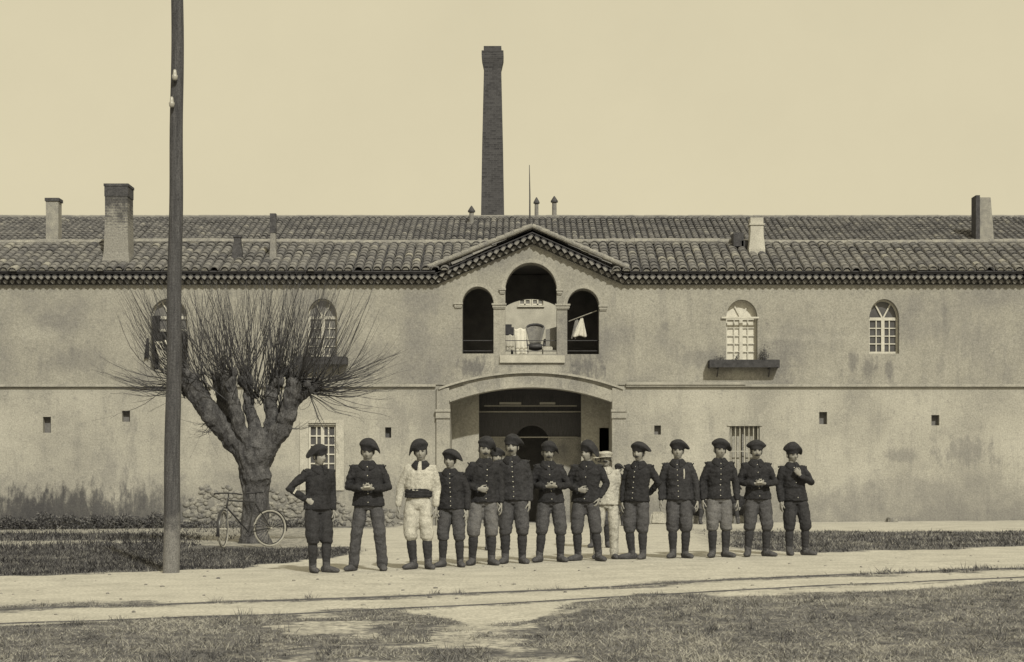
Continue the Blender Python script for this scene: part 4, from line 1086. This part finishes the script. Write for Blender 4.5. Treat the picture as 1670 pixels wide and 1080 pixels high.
m.tube([BB+Vector((0, -.06, 0)), BB+Vector((.1, -.07, -.13)), BB+Vector((.1, -.15, -.13))], [.01, .01, .014], 6); m.tube([BB+Vector((0, .06, 0)), BB+Vector((-.1, .07, .13)), BB+Vector((-.1, .15, .13))], [.01, .01, .014], 6)
m.tube([BB+Vector((0, -.05, .09)), RH+Vector((0, -.05, .03))], [.006]*2, 4); m.tube([BB+Vector((0, -.05, -.09)), RH+Vector((0, -.05, -.03))], [.006]*2, 4)
m.build("crankset", M['iron'], BK)
m = MB()
for cx_, a0, a1, MX in ((0, 20, 190, Matrix.Identity(4)), (FX, -20, 120, Rm)):
    n = 14; vs = []
    for i in range(n+1):
        a = R(a0+(a1-a0)*i/n)
        for yy_ in (-.028, 0, .028): vs.append(MX @ Vector((cx_+(WR+.018-abs(yy_)*.3)*math.cos(a), yy_, WR+(WR+.018-abs(yy_)*.3)*math.sin(a))))
    m.add(vs, [(i*3+q, i*3+q+1, i*3+q+4, i*3+q+3) for i in range(n) for q in (0, 1)])
m.build("mudguard", M['enamel'], BK, smooth=True)
BK.rotation_euler.x = 0

# ------------------------------------------------------------------ people
def rings(mb, rows, seg=20, cap=True, sq=0.):
    vs = []
    for (cx, cy, cz_, rx, ry) in rows:
        for k_ in range(seg):
            a = 2*math.pi*k_/seg; c_, s_ = math.cos(a), math.sin(a)
            vs.append((cx+rx*c_, cy+ry*s_, cz_))
    n = len(rows)
    fs = [(i*seg+k_, i*seg+(k_+1) % seg, (i+1)*seg+(k_+1) % seg, (i+1)*seg+k_) for i in range(n-1) for k_ in range(seg)]
    if cap: fs += [tuple(range(seg))[::-1], tuple((n-1)*seg+k_ for k_ in range(seg))]
    mb.add(vs, fs)
def head_mesh(mb, Mh):
    U, V = 40, 30; vs = []
    g2 = lambda x, s_: math.exp(-(x/s_)**2)
    for i in range(1, V):
        th = math.pi*i/V
        for k_ in range(U):
            ph = 2*math.pi*k_/U
            x = math.sin(th)*math.cos(ph); y = math.sin(th)*math.sin(ph); z = math.cos(th)
            X, Y, Z = x*.074, y*.096, z*.118
            if z < 0: X *= 1-.30*z*z; Y *= (1-.10*z*z) if y < 0 else (1-.45*z*z)
            if y > 0: Z += .008*y; 
            if y < -.2:
                f_ = min(1, (-y-.2)/.3)
                Y = Y+(.012*f_*(1-abs(z)))            # flatten the face
                Y -= f_*(.024*g2(X, .011)*g2(Z+.022, .018)+.010*g2(X, .009)*g2(Z-.002, .020))   # nose
                Y += f_*.015*(g2(abs(X)-.031, .015)*g2(Z-.014, .012))    # eye sockets
                Y -= f_*.006*g2(Z-.033, .010)*g2(X, .045)                # brow
                Y -= f_*.006*g2(X, .020)*g2(Z+.060, .010)                # lips
                Y -= f_*.011*g2(X, .022)*g2(Z+.100, .020)                # chin
                Y -= f_*.005*g2(abs(X)-.042, .016)*g2(Z+.022, .018)      # cheeks
            vs.append(Mh @ Vector((X, Y, Z)))
    vs += [Mh @ Vector((0, 0, .118)), Mh @ Vector((0, -.01, -.118))]; T_ = len(vs)-2
    fs = [(i*U+k_, (i+1)*U+k_, (i+1)*U+(k_+1) % U, i*U+(k_+1) % U) for i in range(V-2) for k_ in range(U)]
    fs += [(T_, k_, (k_+1) % U) for k_ in range(U)]+[(T_+1, (V-2)*U+(k_+1) % U, (V-2)*U+k_) for k_ in range(U)]
    mb.add(vs, fs)
    for s_ in (-1, 1):
        mb.ball(Mh @ Vector((s_*.078, .012, -.008)), (.012, .020, .032), 10, 8, Mh.to_3x3())
def hand(mb, wrist, d, n, ts, curl=.5, spread=.12):
    """d finger direction, n palm normal (fingers curl towards it), ts: +1/-1 thumb side along d x n"""
    d = d.normalized(); n = (n-d*n.dot(d)).normalized(); s_ = d.cross(n)*ts
    mb.tube([wrist-d*.03, wrist, wrist+d*.035, wrist+d*.085], [(.027, .022), (.026, .018), (.038, .016), (.041, .013)], 12, ax=s_)
    for i, (o, L, r) in enumerate(((.033, .070, .0080), (.0112, .080, .0083), (-.0112, .075, .0080), (-.032, .060, .0072))):
        b = wrist+d*(.082-.004*abs(i-1))+s_*o; dr = (d+s_*o*spread*8).normalized(); pts = [b]; a = 0; c_ = curl*(1+.12*i)
        for j, f_ in enumerate((.45, .32, .23)):
            a += c_*(.7 if j == 0 else 1.0); q = dr*math.cos(a)+n*math.sin(a); pts.append(pts[-1]+q*L*f_)
        mb.tube(pts, [r, r*.97, r*.9, r*.78], 8)
    b = wrist+d*.022+s_*.026+n*.004; q = (d*.62+s_*.62+n*.35).normalized(); q2 = (d*.85+s_*.2+n*.45).normalized()
    mb.tube([b, b+q*.034, b+q*.034+q2*.032, b+q*.034+q2*.054], [.0125, .0105, .0092, .0078], 8)
ARMS = {  # elbow, wrist, hand dir, palm normal, curl  (x given for +side, mirrored for -side)
 'down':  ((.238, .030, 1.090), (.240, -.035, .855), (.05, -.12, -1), (-1, .1, 0), .32),
 'close': ((.215, .045, 1.090), (.212, -.030, .858), (0, -.12, -1), (-1, .1, 0), .30),
 'out':   ((.250, .022, 1.095), (.262, -.040, .857), (.1, -.12, -1), (-1, .1, 0), .35),
 'belly': ((.262, .005, 1.095), (.105, -.205, 1.080), (-1, -.10, .02), (0, .6, .8), .55),
 'belly_low': ((.255, .010, 1.090), (.110, -.205, 1.035), (-1, -.05, -.15), (0, 1, .2), .6),
 'hip':   ((.400, .050, 1.130), (.205, -.055, 1.000), (-.75, -.35, -.5), (-.3, 1, 0), .5),
 'chest': ((.270, -.040, 1.130), (.065, -.205, 1.225), (-.7, -.1, .8), (0, 1, .2), .7),
 'back':  ((.290, .090, 1.130), (.150, .175, .970), (-1, .1, -.2), (0, -1, 0), .4),
 'pocket': ((.290, .050, 1.120), (.215, -.040, .930), (-.3, -.3, -1), (-1, .1, 0), .4),
}
def beret(root, Mh, R_=.155, hgt=.055, droop=(1, 0), amt=.05, tilt=0., seed=0, mt='beret', up=.055, dome=0.):
    R_ *= .86; U = 32; mb = MB(); vs = []
    prof = [(.084, .040), (.090, .052), (.094, .066), (R_*.80, .072), (R_*.97, .088), (R_, .102), (R_*.93, .118), (R_*.72, .130+hgt*.35), (R_*.45, .132+hgt*.75), (R_*.18, .134+hgt)]
    dd = Vector((droop[0], droop[1])).normalized(); Mt = Matrix.Rotation(tilt, 3, 'Y')
    for (r, z) in prof:
        for k_ in range(U):
            a = 2*math.pi*k_/U; x = r*math.cos(a); y = r*1.04*math.sin(a)+.004
            t = max(0, (x*dd.x+y*dd.y)/R_)
            f_ = sstep(.09, R_*.9, r)
            zz_ = z-amt*t*t*f_*1.4 + dome*(1-(r/R_)**2)*(1 if z > .1 else .2)
            x += dd.x*.022*f_; y += dd.y*.022*f_+.022*f_; zz_ += .012+(.05*max(0, -y)/R_*f_)
            w_ = .010*noise.noise(Vector((x*16+seed, y*16, z*8)))*(f_*.8+.4 if z > .06 else 0)
            p = Mt @ Vector((x*(1+w_*3), y*(1+w_*3), zz_-.078+w_*1.2+.04)); vs.append(Mh @ Vector((p.x, p.y, p.z+.0)))
    n = len(prof); fs = [(i*U+k_, i*U+(k_+1) % U, (i+1)*U+(k_+1) % U, (i+1)*U+k_) for i in range(n-1) for k_ in range(U)]
    fs.append(tuple((n-1)*U+k_ for k_ in range(U))); fs.append(tuple(range(U))[::-1]); mb.add(vs, fs)
    o = mb.build("beret", M[mt], root, smooth=True); md = o.modifiers.new("s", 'SUBSURF'); md.levels = 1; md.render_levels = 1
    return o
def flat_cap(root, Mh, mt='cap_l'):
    U = 24; mb = MB(); vs = []
    prof = [(.088, .040), (.094, .052), (.096, .070), (.108, .080), (.112, .098), (.095, .118), (.06, .130), (.02, .134)]
    for (r, z) in prof:
        for k_ in range(U):
            a = 2*math.pi*k_/U; vs.append(Mh @ Vector((r*math.cos(a), r*1.08*math.sin(a), z-.02)))
    n = len(prof); mb.add(vs, [(i*U+k_, i*U+(k_+1) % U, (i+1)*U+(k_+1) % U, (i+1)*U+k_) for i in range(n-1) for k_ in range(U)]+[tuple((n-1)*U+k_ for k_ in range(U))])
    vs = []
    for i in range(13):
        a = R(200+140*i/12)
        for r, dz in ((.088, .028), (.145, .012), (.145, .006), (.088, .020)): vs.append(Mh @ Vector((r*math.cos(a)*.92, r*math.sin(a)*1.02, dz)))
    mb.add(vs, [(i*4+q, i*4+(q+1) % 4, i*4+4+(q+1) % 4, i*4+4+q) for i in range(12) for q in range(4)])
    return mb.build("cap", M[mt], root, smooth=True)
PC = [0]
def person(label, px, pyf, H=1.68, yaw=0., la='down', ra='down', feet=(-.13, .13), toes=(-.25, .25), fy=(0, 0), head=(0, 0, 0), hat=None, jk='jacket', tr='trouser',
           st='stocking', legs='breeches', wide=1., moust=True, buttons=(0, 7), lean=0., Y=None, seat=None, jhem=.85, sash=False, collar='jacket', extra=None, hatf=beret, group="soldiers lined up across the road", X=None, voxel=.0058, bootm='boot', hold=None):
    PC[0] += 1; sd_ = PC[0]*13.7
    y = Y or gy(px, pyf); x = X if X is not None else (px-PX0)*y/FPX
    s = H/1.745
    E = empty("person", label, "person", (x, y, gz(x, y)), R(yaw), group); E.scale = (s, s, s)
    up = -(seat or 0)
    sw = (.022, -.016, .008, -.024, .014, -.006, .019)[PC[0] % 7]
    if yaw == 0: yaw = (5, -6, 3, -4, 7)[PC[0] % 5]; E.rotation_euler.z = R(yaw)
    L_ = lambda p: Vector((p[0]+lean*max(0, p[2]-.1)+sw*math.exp(-((p[2]-.92)/.26)**2)-sw*.5*math.exp(-((p[2]-1.45)/.3)**2), p[1], p[2]))
    if seat: L_ = lambda p: Vector((p[0]+lean*p[2], p[1], p[2]-seat))
    sh = .186*wide
    arms = {}
    for sg, kk in ((-1, la), (1, ra)):
        e_, w_, d_, n_, c_ = ARMS[kk] if isinstance(kk, str) else kk
        mir = lambda v: Vector((v[0]*sg, v[1], v[2]))
        arms[sg] = (L_(Vector((sg*(sh-.020), .0, 1.345))), L_(mir(e_)), L_(mir(w_)), mir(d_), mir(n_), c_)
    hip = {sg: L_(Vector((sg*.088, 0, .90))) for sg in (-1, 1)}
    if seat:
        ank = {sg: Vector((sg*.14, -.52, .09)) for sg in (-1, 1)}; knee = {sg: Vector((sg*.16, -.38, .50)) for sg in (-1, 1)}
    else:
        ank = {sg: Vector((feet[0 if sg < 0 else 1], fy[0 if sg < 0 else 1], .09)) for sg in (-1, 1)}
        knee = {sg: hip[sg].lerp(ank[sg], .50)+Vector((sg*.012+sw*.3, -.03-.035*(sg*sw > 0), 0)) for sg in (-1, 1)}
    yawh, pit, rol = [R(q) for q in head]
    hc = L_(Vector((0, -.018, 1.565)))
    Mh = Matrix.Translation(hc) @ Matrix.Rotation(yawh, 4, 'Z') @ Matrix.Rotation(rol, 4, 'Y') @ Matrix.Rotation(pit, 4, 'X') @ Matrix.Scale(1.07, 4)
    # --- body, one continuous skin
    b = MB()
    rings(b, [(L_((0, 0, z)).x, L_((0, 0, z)).y, L_((0, 0, z)).z, rx, ry) for z, rx, ry in ((.84, .10, .08), (.92, .15, .10), (1.02, .13, .09), (1.15, .135, .09), (1.28, .15, .095), (1.37, .14, .08), (1.42, .08, .06))])
    b.tube([L_((0, .012, 1.36)), L_((0, .006, 1.44)), hc+Vector((0, .018, -.04))], [.060, .056, .056], 14)
    head_mesh(b, Mh)
    for sg in (-1, 1):
        S_, E_, W_, D_, N_, C_ = arms[sg]
        b.tube([S_, E_, W_], [.045, .037, .026], 10)
        # thumb lies on the person's inner/front side
        t_ = D_.normalized().cross((N_-D_.normalized()*N_.dot(D_.normalized())).normalized())
        front = Vector((0, -1, .3)) if abs(D_.normalized().z) > .6 else Vector((0, -.2, 1))
        hand(b, W_+D_.normalized()*.035, D_, N_, 1 if t_.dot(front) > 0 else -1, C_)
        b.tube([hip[sg], knee[sg], ank[sg]], [.065, .045, .030], 10)
        b.tube([ank[sg], ank[sg]+Vector((0, -.03, -.045))], [.028, .018], 8)
    link("body", remesh(b, voxel, 1), M['skin'], E)
    # --- jacket
    wr = lambda p: .007*noise.noise(Vector((p.x*8+sd_, p.y*8, p.z*15)))+.009*noise.noise(Vector((p.x*24, p.y*24+sd_, p.z*34)))-.006*abs(noise.noise(Vector((p.x*6, p.y*6, p.z*18+sd_))))
    j = MB(); wd = wide
    prof = [(jhem, .205*wd, .150), (jhem+.03, .202*wd, .147), (.95, .190*wd, .138), (1.03, .176*wd, .126), (1.12, .178*wd, .126), (1.24, .184*wd, .128), (1.31, .180*wd, .116), (1.36, .150*wd, .098), (1.40, .112*wd, .082), (1.425, .082, .072), (1.445, .068, .064)]
    if sash: prof = [(1.02, .165, .120), (1.05, .185, .135), (1.10, .200, .142), (1.2, .200, .138), (1.28, .195, .130), (1.31, .180, .116), (1.36, .150, .098), (1.40, .112, .082), (1.425, .082, .072), (1.445, .068, .064)]
    if seat: prof = prof[2:]
    rings(j, [(L_((0, 0, z)).x, L_((0, 0, z)).y, L_((0, 0, z)).z, rx, ry) for z, rx, ry in prof], 24)
    for sg in (-1, 1):
        S_, E_, W_, D_, N_, C_ = arms[sg]; m1 = S_.lerp(E_, .5); m2 = E_.lerp(W_, .5); m3 = E_.lerp(W_, .97)
        j.tube([S_+Vector((-sg*.03, 0, .0)), S_, m1, E_, m2, m3], [.058, .066, .064, .058, .053, .046], 14)
    if E and True:
        jm = remesh(j, .0125, 2, wr); jo = link("jacket", jm, M[jk], E)
    # shoulder rolls
    if jk.startswith('jacket') and not seat:
        q = MB()
        for sg in (-1, 1):
            S_ = arms[sg][0]; q.tube([S_+Vector((sg*.046, -.045, .022)), S_+Vector((sg*.058, 0, .038)), S_+Vector((sg*.046, .045, .022))], [.008, .010, .008], 8)
        q.build("shoulder_roll", M[jk], jo, smooth=True)
    bv = BVHTree.FromPolygons([v.co for v in jm.vertices], [p.vertices[:] for p in jm.polygons])
    # collar
    q = MB(); U = 28; vs = []
    for (r, z, pt) in ((.062, 1.435, 0), (.069, 1.454, 0), (.080, 1.446, .2), (.122, 1.390, 1.), (.118, 1.381, 1.), (.07, 1.42, 0)):
        for k_ in range(U):
            a = R(-90+14)+(2*math.pi-R(28))*k_/(U-1); pz = pt*.05*math.exp(-((min(k_, U-1-k_))/3.)**2)
            v = L_((r*math.cos(a)*1.06, r*math.sin(a)*.98-.002, z-pz-.012*(math.sin(a) < 0)*abs(math.sin(a)))); vs.append(v)
    q.add(vs, [(i*U+k_, i*U+k_+1, (i+1)*U+k_+1, (i+1)*U+k_) for i in range(5) for k_ in range(U-1)])
    q.build("collar", M[collar], jo, smooth=True, fix=True)
    if buttons:
        ox, nb = buttons; q = MB()
        for i in range(nb):
            z = 1.365-(1.365-.90)*i/max(1, nb-1); p = L_((ox+.0, 0, z)); h = bv.ray_cast(Vector((p.x, -1, p.z)), Vector((0, 1, 0)))
            if h[0] is not None: q.ball(h[0]+Vector((0, -.003, 0)), (.0085, .006, .0085), 8, 5)
        if q.v: q.build("buttons", M['button'], jo, smooth=True)
    # placket edge
    q = MB(); pts = []
    if not seat and jk != 'white_can':
        for i in range(14):
            z = 1.38-.56*i/13; p = L_(((buttons[0] if buttons else 0)+.022, 0, z)); h = bv.ray_cast(Vector((p.x, -1, p.z)), Vector((0, 1, 0)))
            if h[0] is not None and h[0].y > -.17: pts.append(h[0])
        if len(pts) > 4: q.tube(pts, [.0035]*len(pts), 5, dome=False); q.build("placket", M[jk], jo)
    # --- trousers
    t = MB(); wr2 = lambda p: .012*noise.noise(Vector((p.x*8, p.y*8+sd_, p.z*12)))+.007*noise.noise(Vector((p.x*20+sd_, p.y*20, p.z*30)))
    rings(t, [(L_((0, 0, z)).x, L_((0, 0, z)).y, L_((0, 0, z)).z, rx, ry) for z, rx, ry in ((.80, .12, .10), (.86, .155, .118), (.95, .155, .116), (1.04, .148, .11), (1.07, .14, .10))], 20)
    for sg in (-1, 1):
        h_, k_, a_ = hip[sg], knee[sg], ank[sg]
        if legs == 'breeches':
            e1 = k_.lerp(a_, .20); e2 = k_.lerp(a_, .27)
            t.tube([h_+Vector((0, 0, -.02)), h_.lerp(k_, .35), h_.lerp(k_, .7), k_, e1, e2], [.090, .102, .100, .092, .086, .058], 16)
        else:
            t.tube([h_+Vector((0, 0, -.02)), h_.lerp(k_, .5), k_, k_.lerp(a_, .5), a_+Vector((0, -.01, -.01))], [.086, .092, .080, .074, .070], 16)
    link("trousers", remesh(t, .0125, 2, wr2), M[tr], E)
    if legs == 'breeches':
        q = MB()
        for sg in (-1, 1):
            k_, a_ = knee[sg], ank[sg]
            q.tube([k_.lerp(a_, .12), k_.lerp(a_, .28), k_.lerp(a_, .42), k_.lerp(a_, .7), k_.lerp(a_, .93), a_+Vector((0, 0, -.03))], [.056, .064, .069, .059, .049, .050], 14)
        me_ = remesh(q, .012, 1, lambda p: .0016*math.sin(p.z*110+p.x*30)); link("leggings", me_, M[st], E)
    # --- boots, each one part
    for sg in (-1, 1):
        a_ = ank[sg]; an = R(90)-(-toes[0] if sg < 0 else toes[1])*(-1 if sg > 0 else 1)
        tv = toes[0] if sg < 0 else toes[1]
        d = Vector((math.sin(tv), -math.cos(tv), 0)); q = MB(); c0 = Vector((a_.x, a_.y, 0))
        q.tube([c0-d*.055+Vector((0, 0, .045)), c0+Vector((0, 0, .05)), c0+d*.08+Vector((0, 0, .042)), c0+d*.15+Vector((0, 0, .036)), c0+d*.195+Vector((0, 0, .032))], [(.038, .044), (.043, .052), (.049, .046), (.053, .039), (.040, .030)], 14, ax=(-d.y, d.x, 0))
        q.tube([c0+Vector((0, 0, .05)), a_+Vector((0, 0, .06))], [.050, .055], 12)
        q.tube([c0-d*.06+Vector((0, 0, .012)), c0-d*.01+Vector((0, 0, .012))], [(.036, .012)]*2, 12, ax=(-d.y, d.x, 0))
        q.tube([c0+d*.0+Vector((0, 0, .010)), c0+d*.08+Vector((0, 0, .010)), c0+d*.185+Vector((0, 0, .012))], [(.034, .010), (.046, .010), (.036, .010)], 12, ax=(-d.y, d.x, 0))
        link("boot", remesh(q, .009, 1), M[bootm], E)
    # --- face bits and hat
    q = MB()
    for s_ in (-1, 1): q.ball(Mh @ Vector((s_*.031, -.0735, .012)), (.0115, .008, .007), 8, 6, Mh.to_3x3())
    q.build("eyes", M['eye'], E, smooth=True)
    q = MB()
    for s_ in (-1, 1): q.tube([Mh @ Vector((s_*.016, -.088, .031)), Mh @ Vector((s_*.034, -.086, .035)), Mh @ Vector((s_*.050, -.076, .029))], [.0035, .0045, .003], 6)
    q.tube([Mh @ Vector((-.020, -.086, -.061)), Mh @ Vector((0, -.090, -.062)), Mh @ Vector((.020, -.086, -.061))], [.0025, .0035, .0025], 6)
    q.build("eyebrows", M['hair'], E)
    if moust:
        q = MB(); q.tube([Mh @ Vector((-.040, -.078, -.054)), Mh @ Vector((-.020, -.091, -.047)), Mh @ Vector((0, -.096, -.045)), Mh @ Vector((.020, -.091, -.047)), Mh @ Vector((.040, -.078, -.054))], [.004, .009, .009, .009, .004], 8)
        q.build("moustache", M['hair'], E, smooth=True)
    q = MB(); U = 24; vs = []   # cropped hair under the hat
    for z, r in ((-.045, .070), (-.02, .0805), (.02, .083), (.06, .078), (.09, .06)):
        for k_ in range(U+1):
            a = R(-22)+R(224)*k_/U
            vs.append(Mh @ Vector((r*math.cos(a)*.99, r*math.sin(a)*1.21, z-.012*(k_ in (0, U)))))
    q.add(vs, [(i*(U+1)+k_, i*(U+1)+k_+1, (i+1)*(U+1)+k_+1, (i+1)*(U+1)+k_) for i in range(4) for k_ in range(U)])
    q.build("hair", M['hair'], E, smooth=True)
    if hatf is beret: beret(E, Mh, seed=sd_, **(hat or {}))
    else: hatf(E, Mh)
    if sash:
        q = MB(); rings(q, [(L_((0, 0, z)).x, 0, z, rx, ry) for z, rx, ry in ((.955, .178, .134), (.965, .186, .141), (1.0, .184, .140), (1.06, .186, .141), (1.075, .178, .136))], 30)
        link("sash", remesh(q, .011, 1, lambda p: .004*math.sin(p.z*160+p.x*9)), M['jacket'], E)
    if hold:
        q = MB(); c_ = Vector(hold); q.tube([c_-Vector((.03, 0, 0)), c_+Vector((.03, 0, .006))], [.012, .012], 8)
        o = q.build("tobacco_pouch", M['cap_l']); o.parent = None
        o.matrix_world = Matrix.Translation((x, y, gz(x, y))) @ Matrix.Rotation(R(yaw), 4, 'Z') @ Matrix.Scale(s, 4); tag(o, extra, "pouch")
    return E, Mh, jo, bv, L_
G1 = None
p1 = person("soldier at the left end, hand on hip, white stripe on his sleeve, turned right", 520, 934, 1.63, yaw=28, la='hip', ra='close', feet=(-.08, .10), toes=(-.1, .5), fy=(.02, -.02), head=(20, 4, 4), hat=dict(R_=.16, droop=(-1, .3), amt=.06, tilt=R(-10)), tr='jacket2', moust=False, buttons=None)
person("bulky soldier in long straight trousers with both hands joined at his waist", 600, 931, 1.70, yaw=0, la='belly', ra='belly', feet=(-.19, .19), toes=(-.45, .15), head=(-3, 14, 0), hat=dict(R_=.160, droop=(1, .1), amt=.062, tilt=R(8), dome=.012), tr='trouser', legs='long', wide=1.06, moust=False, buttons=(0, 5), hold=(0, -.25, 1.10), extra="small pouch in the hands of the bulky soldier in long trousers")
person("man in white canvas jacket and breeches with a dark collar and dark sash", 685, 928, 1.70, yaw=-4, la='out', ra='down', feet=(-.09, .11), toes=(-.5, .45), head=(4, 6, -2), hat=dict(R_=.160, droop=(-1, -.1), amt=.065, tilt=R(-10), dome=.010), jk='white_can', tr='white_can', moust=False, buttons=None, sash=True, wide=1.0)
person("short soldier in a broad flat beret beside the man in white", 735, 925, 1.575, yaw=-8, la='close', ra='down', feet=(-.12, .14), toes=(-.35, .4), head=(-8, 4, 3), hat=dict(R_=.175, droop=(1, .1), amt=.045, tilt=R(5)), buttons=(.01, 8), moust=False, wide=.97)
person("soldier in pale grey breeches, one hand at his belly", 786, 922, 1.745, yaw=6, la='belly_low', ra='down', feet=(-.13, .13), toes=(-.35, .35), head=(6, 5, 4), hat=dict(R_=.152, droop=(1, .1), amt=.05, tilt=R(10), dome=.015), tr='trouser_l', buttons=(.03, 7), wide=1.0, lean=.025)
person("tall moustached soldier with arms at his sides, in the middle of the row", 836, 919, 1.79, yaw=0, la='close', ra='close', feet=(-.10, .13), toes=(-.15, .45), head=(-2, 0, 0), hat=dict(R_=.150, droop=(.6, .4), amt=.03, tilt=R(4), dome=.008), buttons=(.01, 8), wide=1.05, jk='jacket2')
person("soldier whose hands meet at his waist, standing before the dark doorway", 897, 917, 1.70, yaw=4, la='belly', ra='belly', feet=(-.15, .15), toes=(-.5, .35), head=(4, 8, 0), hat=dict(R_=.15, droop=(1, -.1), amt=.05, tilt=R(7)), buttons=(.0, 5), wide=.96, moust=True, lean=-.012)
person("broad soldier looking left, hand on stomach, just left of the smiling man in pale cap", 957, 915, 1.70, yaw=-10, la='belly_low', ra='pocket', feet=(-.13, .17), toes=(-.6, .6), head=(-24, 6, 0), hat=dict(R_=.155, droop=(1, .2), amt=.085, tilt=R(10), dome=.02), buttons=(.0, 4), wide=1.08, moust=False)
person("smiling man in pale work clothes and flat light cap, standing half behind the row", 991, 911.5, 1.61, yaw=-6, la='close', ra='down', feet=(-.16, .10), toes=(-.2, .3), head=(-4, -8, -4), jk='white_can', tr='white_can', legs='long', collar='white_can', hatf=flat_cap, buttons=None, lean=-.02, group="men standing behind the row", sash=False, moust=True)
person("moustached soldier turned slightly left, next to the gate's right pilaster", 1041, 912, 1.70, yaw=-20, la='close', ra='back', feet=(-.10, .07), toes=(-1.0, .0), head=(-6, 2, 0), hat=dict(R_=.17, droop=(1, .1), amt=.035, tilt=R(4)), buttons=(-.03, 7), wide=1.0, moust=True)
e12 = person("soldier at attention with a pale streak on his chest", 1106, 910, 1.735, yaw=0, la='out', ra='out', feet=(-.075, .10), toes=(-.3, .5), head=(0, 2, 0), hat=dict(R_=.165, droop=(1, .1), amt=.03, tilt=R(3)), buttons=(-.01, 7), wide=1.02, jk='jacket2', moust=False)
person("soldier at attention in front of the barred window, beret peaked to the left", 1172, 909, 1.745, yaw=0, la='down', ra='out', feet=(-.09, .10), toes=(-.35, .5), head=(8, 6, 0), hat=dict(R_=.165, droop=(1, .1), amt=.055, tilt=R(7)), buttons=(.0, 7), wide=.95, lean=.01, moust=False, tr='trouser_l')
person("soldier with both hands held at his belly, second from the right end", 1234, 908, 1.715, yaw=2, la='belly', ra='belly', feet=(-.13, .14), toes=(-.3, .6), head=(0, 4, 0), hat=dict(R_=.165, droop=(.2, 1), amt=.02, tilt=R(1)), buttons=(.0, 5), wide=1.02, moust=True, hold=(0, -.25, 1.10), extra="small pouch in the hands of the soldier second from the right end")
person("soldier at the right end of the row, hand raised to his chest, large floppy beret", 1297, 906, 1.66, yaw=8, la='down', ra='chest', feet=(-.10, .16), toes=(-.1, .6), head=(14, 10, -8), hat=dict(R_=.165, droop=(1, .1), amt=.06, tilt=R(5), dome=.03), buttons=(.0, 3), wide=1.0, moust=False, lean=-.03, tr='jacket2')
# behind the row
person("man in a dark hat half hidden behind the row, before the passage", 809, 897, 1.72, yaw=10, head=(10, 0, 0), hat=dict(R_=.15, droop=(1, 0), amt=.03), buttons=None, group="men standing behind the row", voxel=.009)
person("man in a light cap hidden behind the smiling man in pale clothes", 979, 893, 1.69, yaw=0, hatf=flat_cap, buttons=None, group="men standing behind the row", jk='jacket2', voxel=.009)
person("small dark figure in a beret standing by the gate's right jamb", 1008, 858, 1.62, Y=41.2, yaw=-15, la='close', ra='belly_low', head=(0, 5, 0), hat=dict(R_=.15, droop=(1, 0), amt=.05), buttons=None, group="people by the factory wall", voxel=.011)
person("man crouched at the wall foot, seen between the second and third soldiers left of the right pair", 1143, 858, 1.6, Y=42.45, yaw=-20, seat=.62, la='belly', ra='belly', head=(0, 10, 0), hat=dict(R_=.14, droop=(1, 0), amt=.04), buttons=None, group="people by the factory wall", voxel=.011) if False else None
# two men seated on a low stone at the wall foot
def bench_stone(px, lb):
    y = 42.55; x = (px-PX0)*y/FPX
    bm = bmesh.new(); bmesh.ops.create_cube(bm, size=1); bmesh.ops.bevel(bm, geom=bm.edges[:], offset=.08, segments=2, affect='EDGES')
    for v in bm.verts: v.co = Vector((v.co.x*.55, v.co.y*.36, (v.co.z+.5)*.24))
    me = bpy.data.meshes.new("stone_block"); bm.to_mesh(me); bm.free(); o = link("stone_block", me, M['rubble']); o.location = (x, y, gz(x, y)-.02); tag(o, lb, "stone")
for px, lb, l2 in ((1137, "man sitting at the wall foot behind the gap left of the barred window", "rough stone seat under the left of the two sitting men"), (1202, "man sitting at the wall foot just under the barred window", "rough stone seat under the right of the two sitting men")):
    bench_stone(px, l2)
    person(lb, px, 858, 1.62, Y=42.5, yaw=-12 if px < 1150 else 10, seat=.62, la='belly_low', ra='belly_low', head=(0, 12, 0), hat=dict(R_=.13, droop=(1, 0), amt=.04), buttons=None, group="people by the factory wall", voxel=.011)
# sleeve stripe of the first man, chest streak of the twelfth
E, Mh, jo, bv, L_ = p1
q = MB(); a = Vector((-.40, .05, 1.13)); b = Vector((-.205, -.055, 1.0)); mid = a.lerp(b, .35); dirn = (b-a).normalized()
side = Vector((.55, .1, .83)); side = (side-dirn*side.dot(dirn)).normalized(); nrm = Vector((0, -1, 0)); nrm = (nrm-dirn*nrm.dot(dirn)).normalized()
vs = []
for t_ in (-1, 0, 1):
    for s_ in (-.012, .012): vs.append(mid+dirn*s_+side*t_*.038+nrm*(.066-.010*abs(t_)))
q.add(vs, [(0, 1, 3, 2), (2, 3, 5, 4)]); o = q.build("sleeve_stripe", M['white_can'], jo); md = o.modifiers.new("t", 'SOLIDIFY'); md.thickness = .006
E, Mh, jo, bv, L_ = e12
q = MB(); pts = []
for z in (1.30, 1.27, 1.23, 1.19, 1.16):
    h = bv.ray_cast(Vector((.085, -1, z)), Vector((0, 1, 0)))
    if h[0] is not None: pts.append(h[0])
q.tube(pts, [(.008, .004), (.013, .004), (.015, .004), (.013, .004), (.007, .004)][:len(pts)], 8, ax=(1, 0, 0)); q.build("chest_patch", M['white_can'], jo, smooth=True)
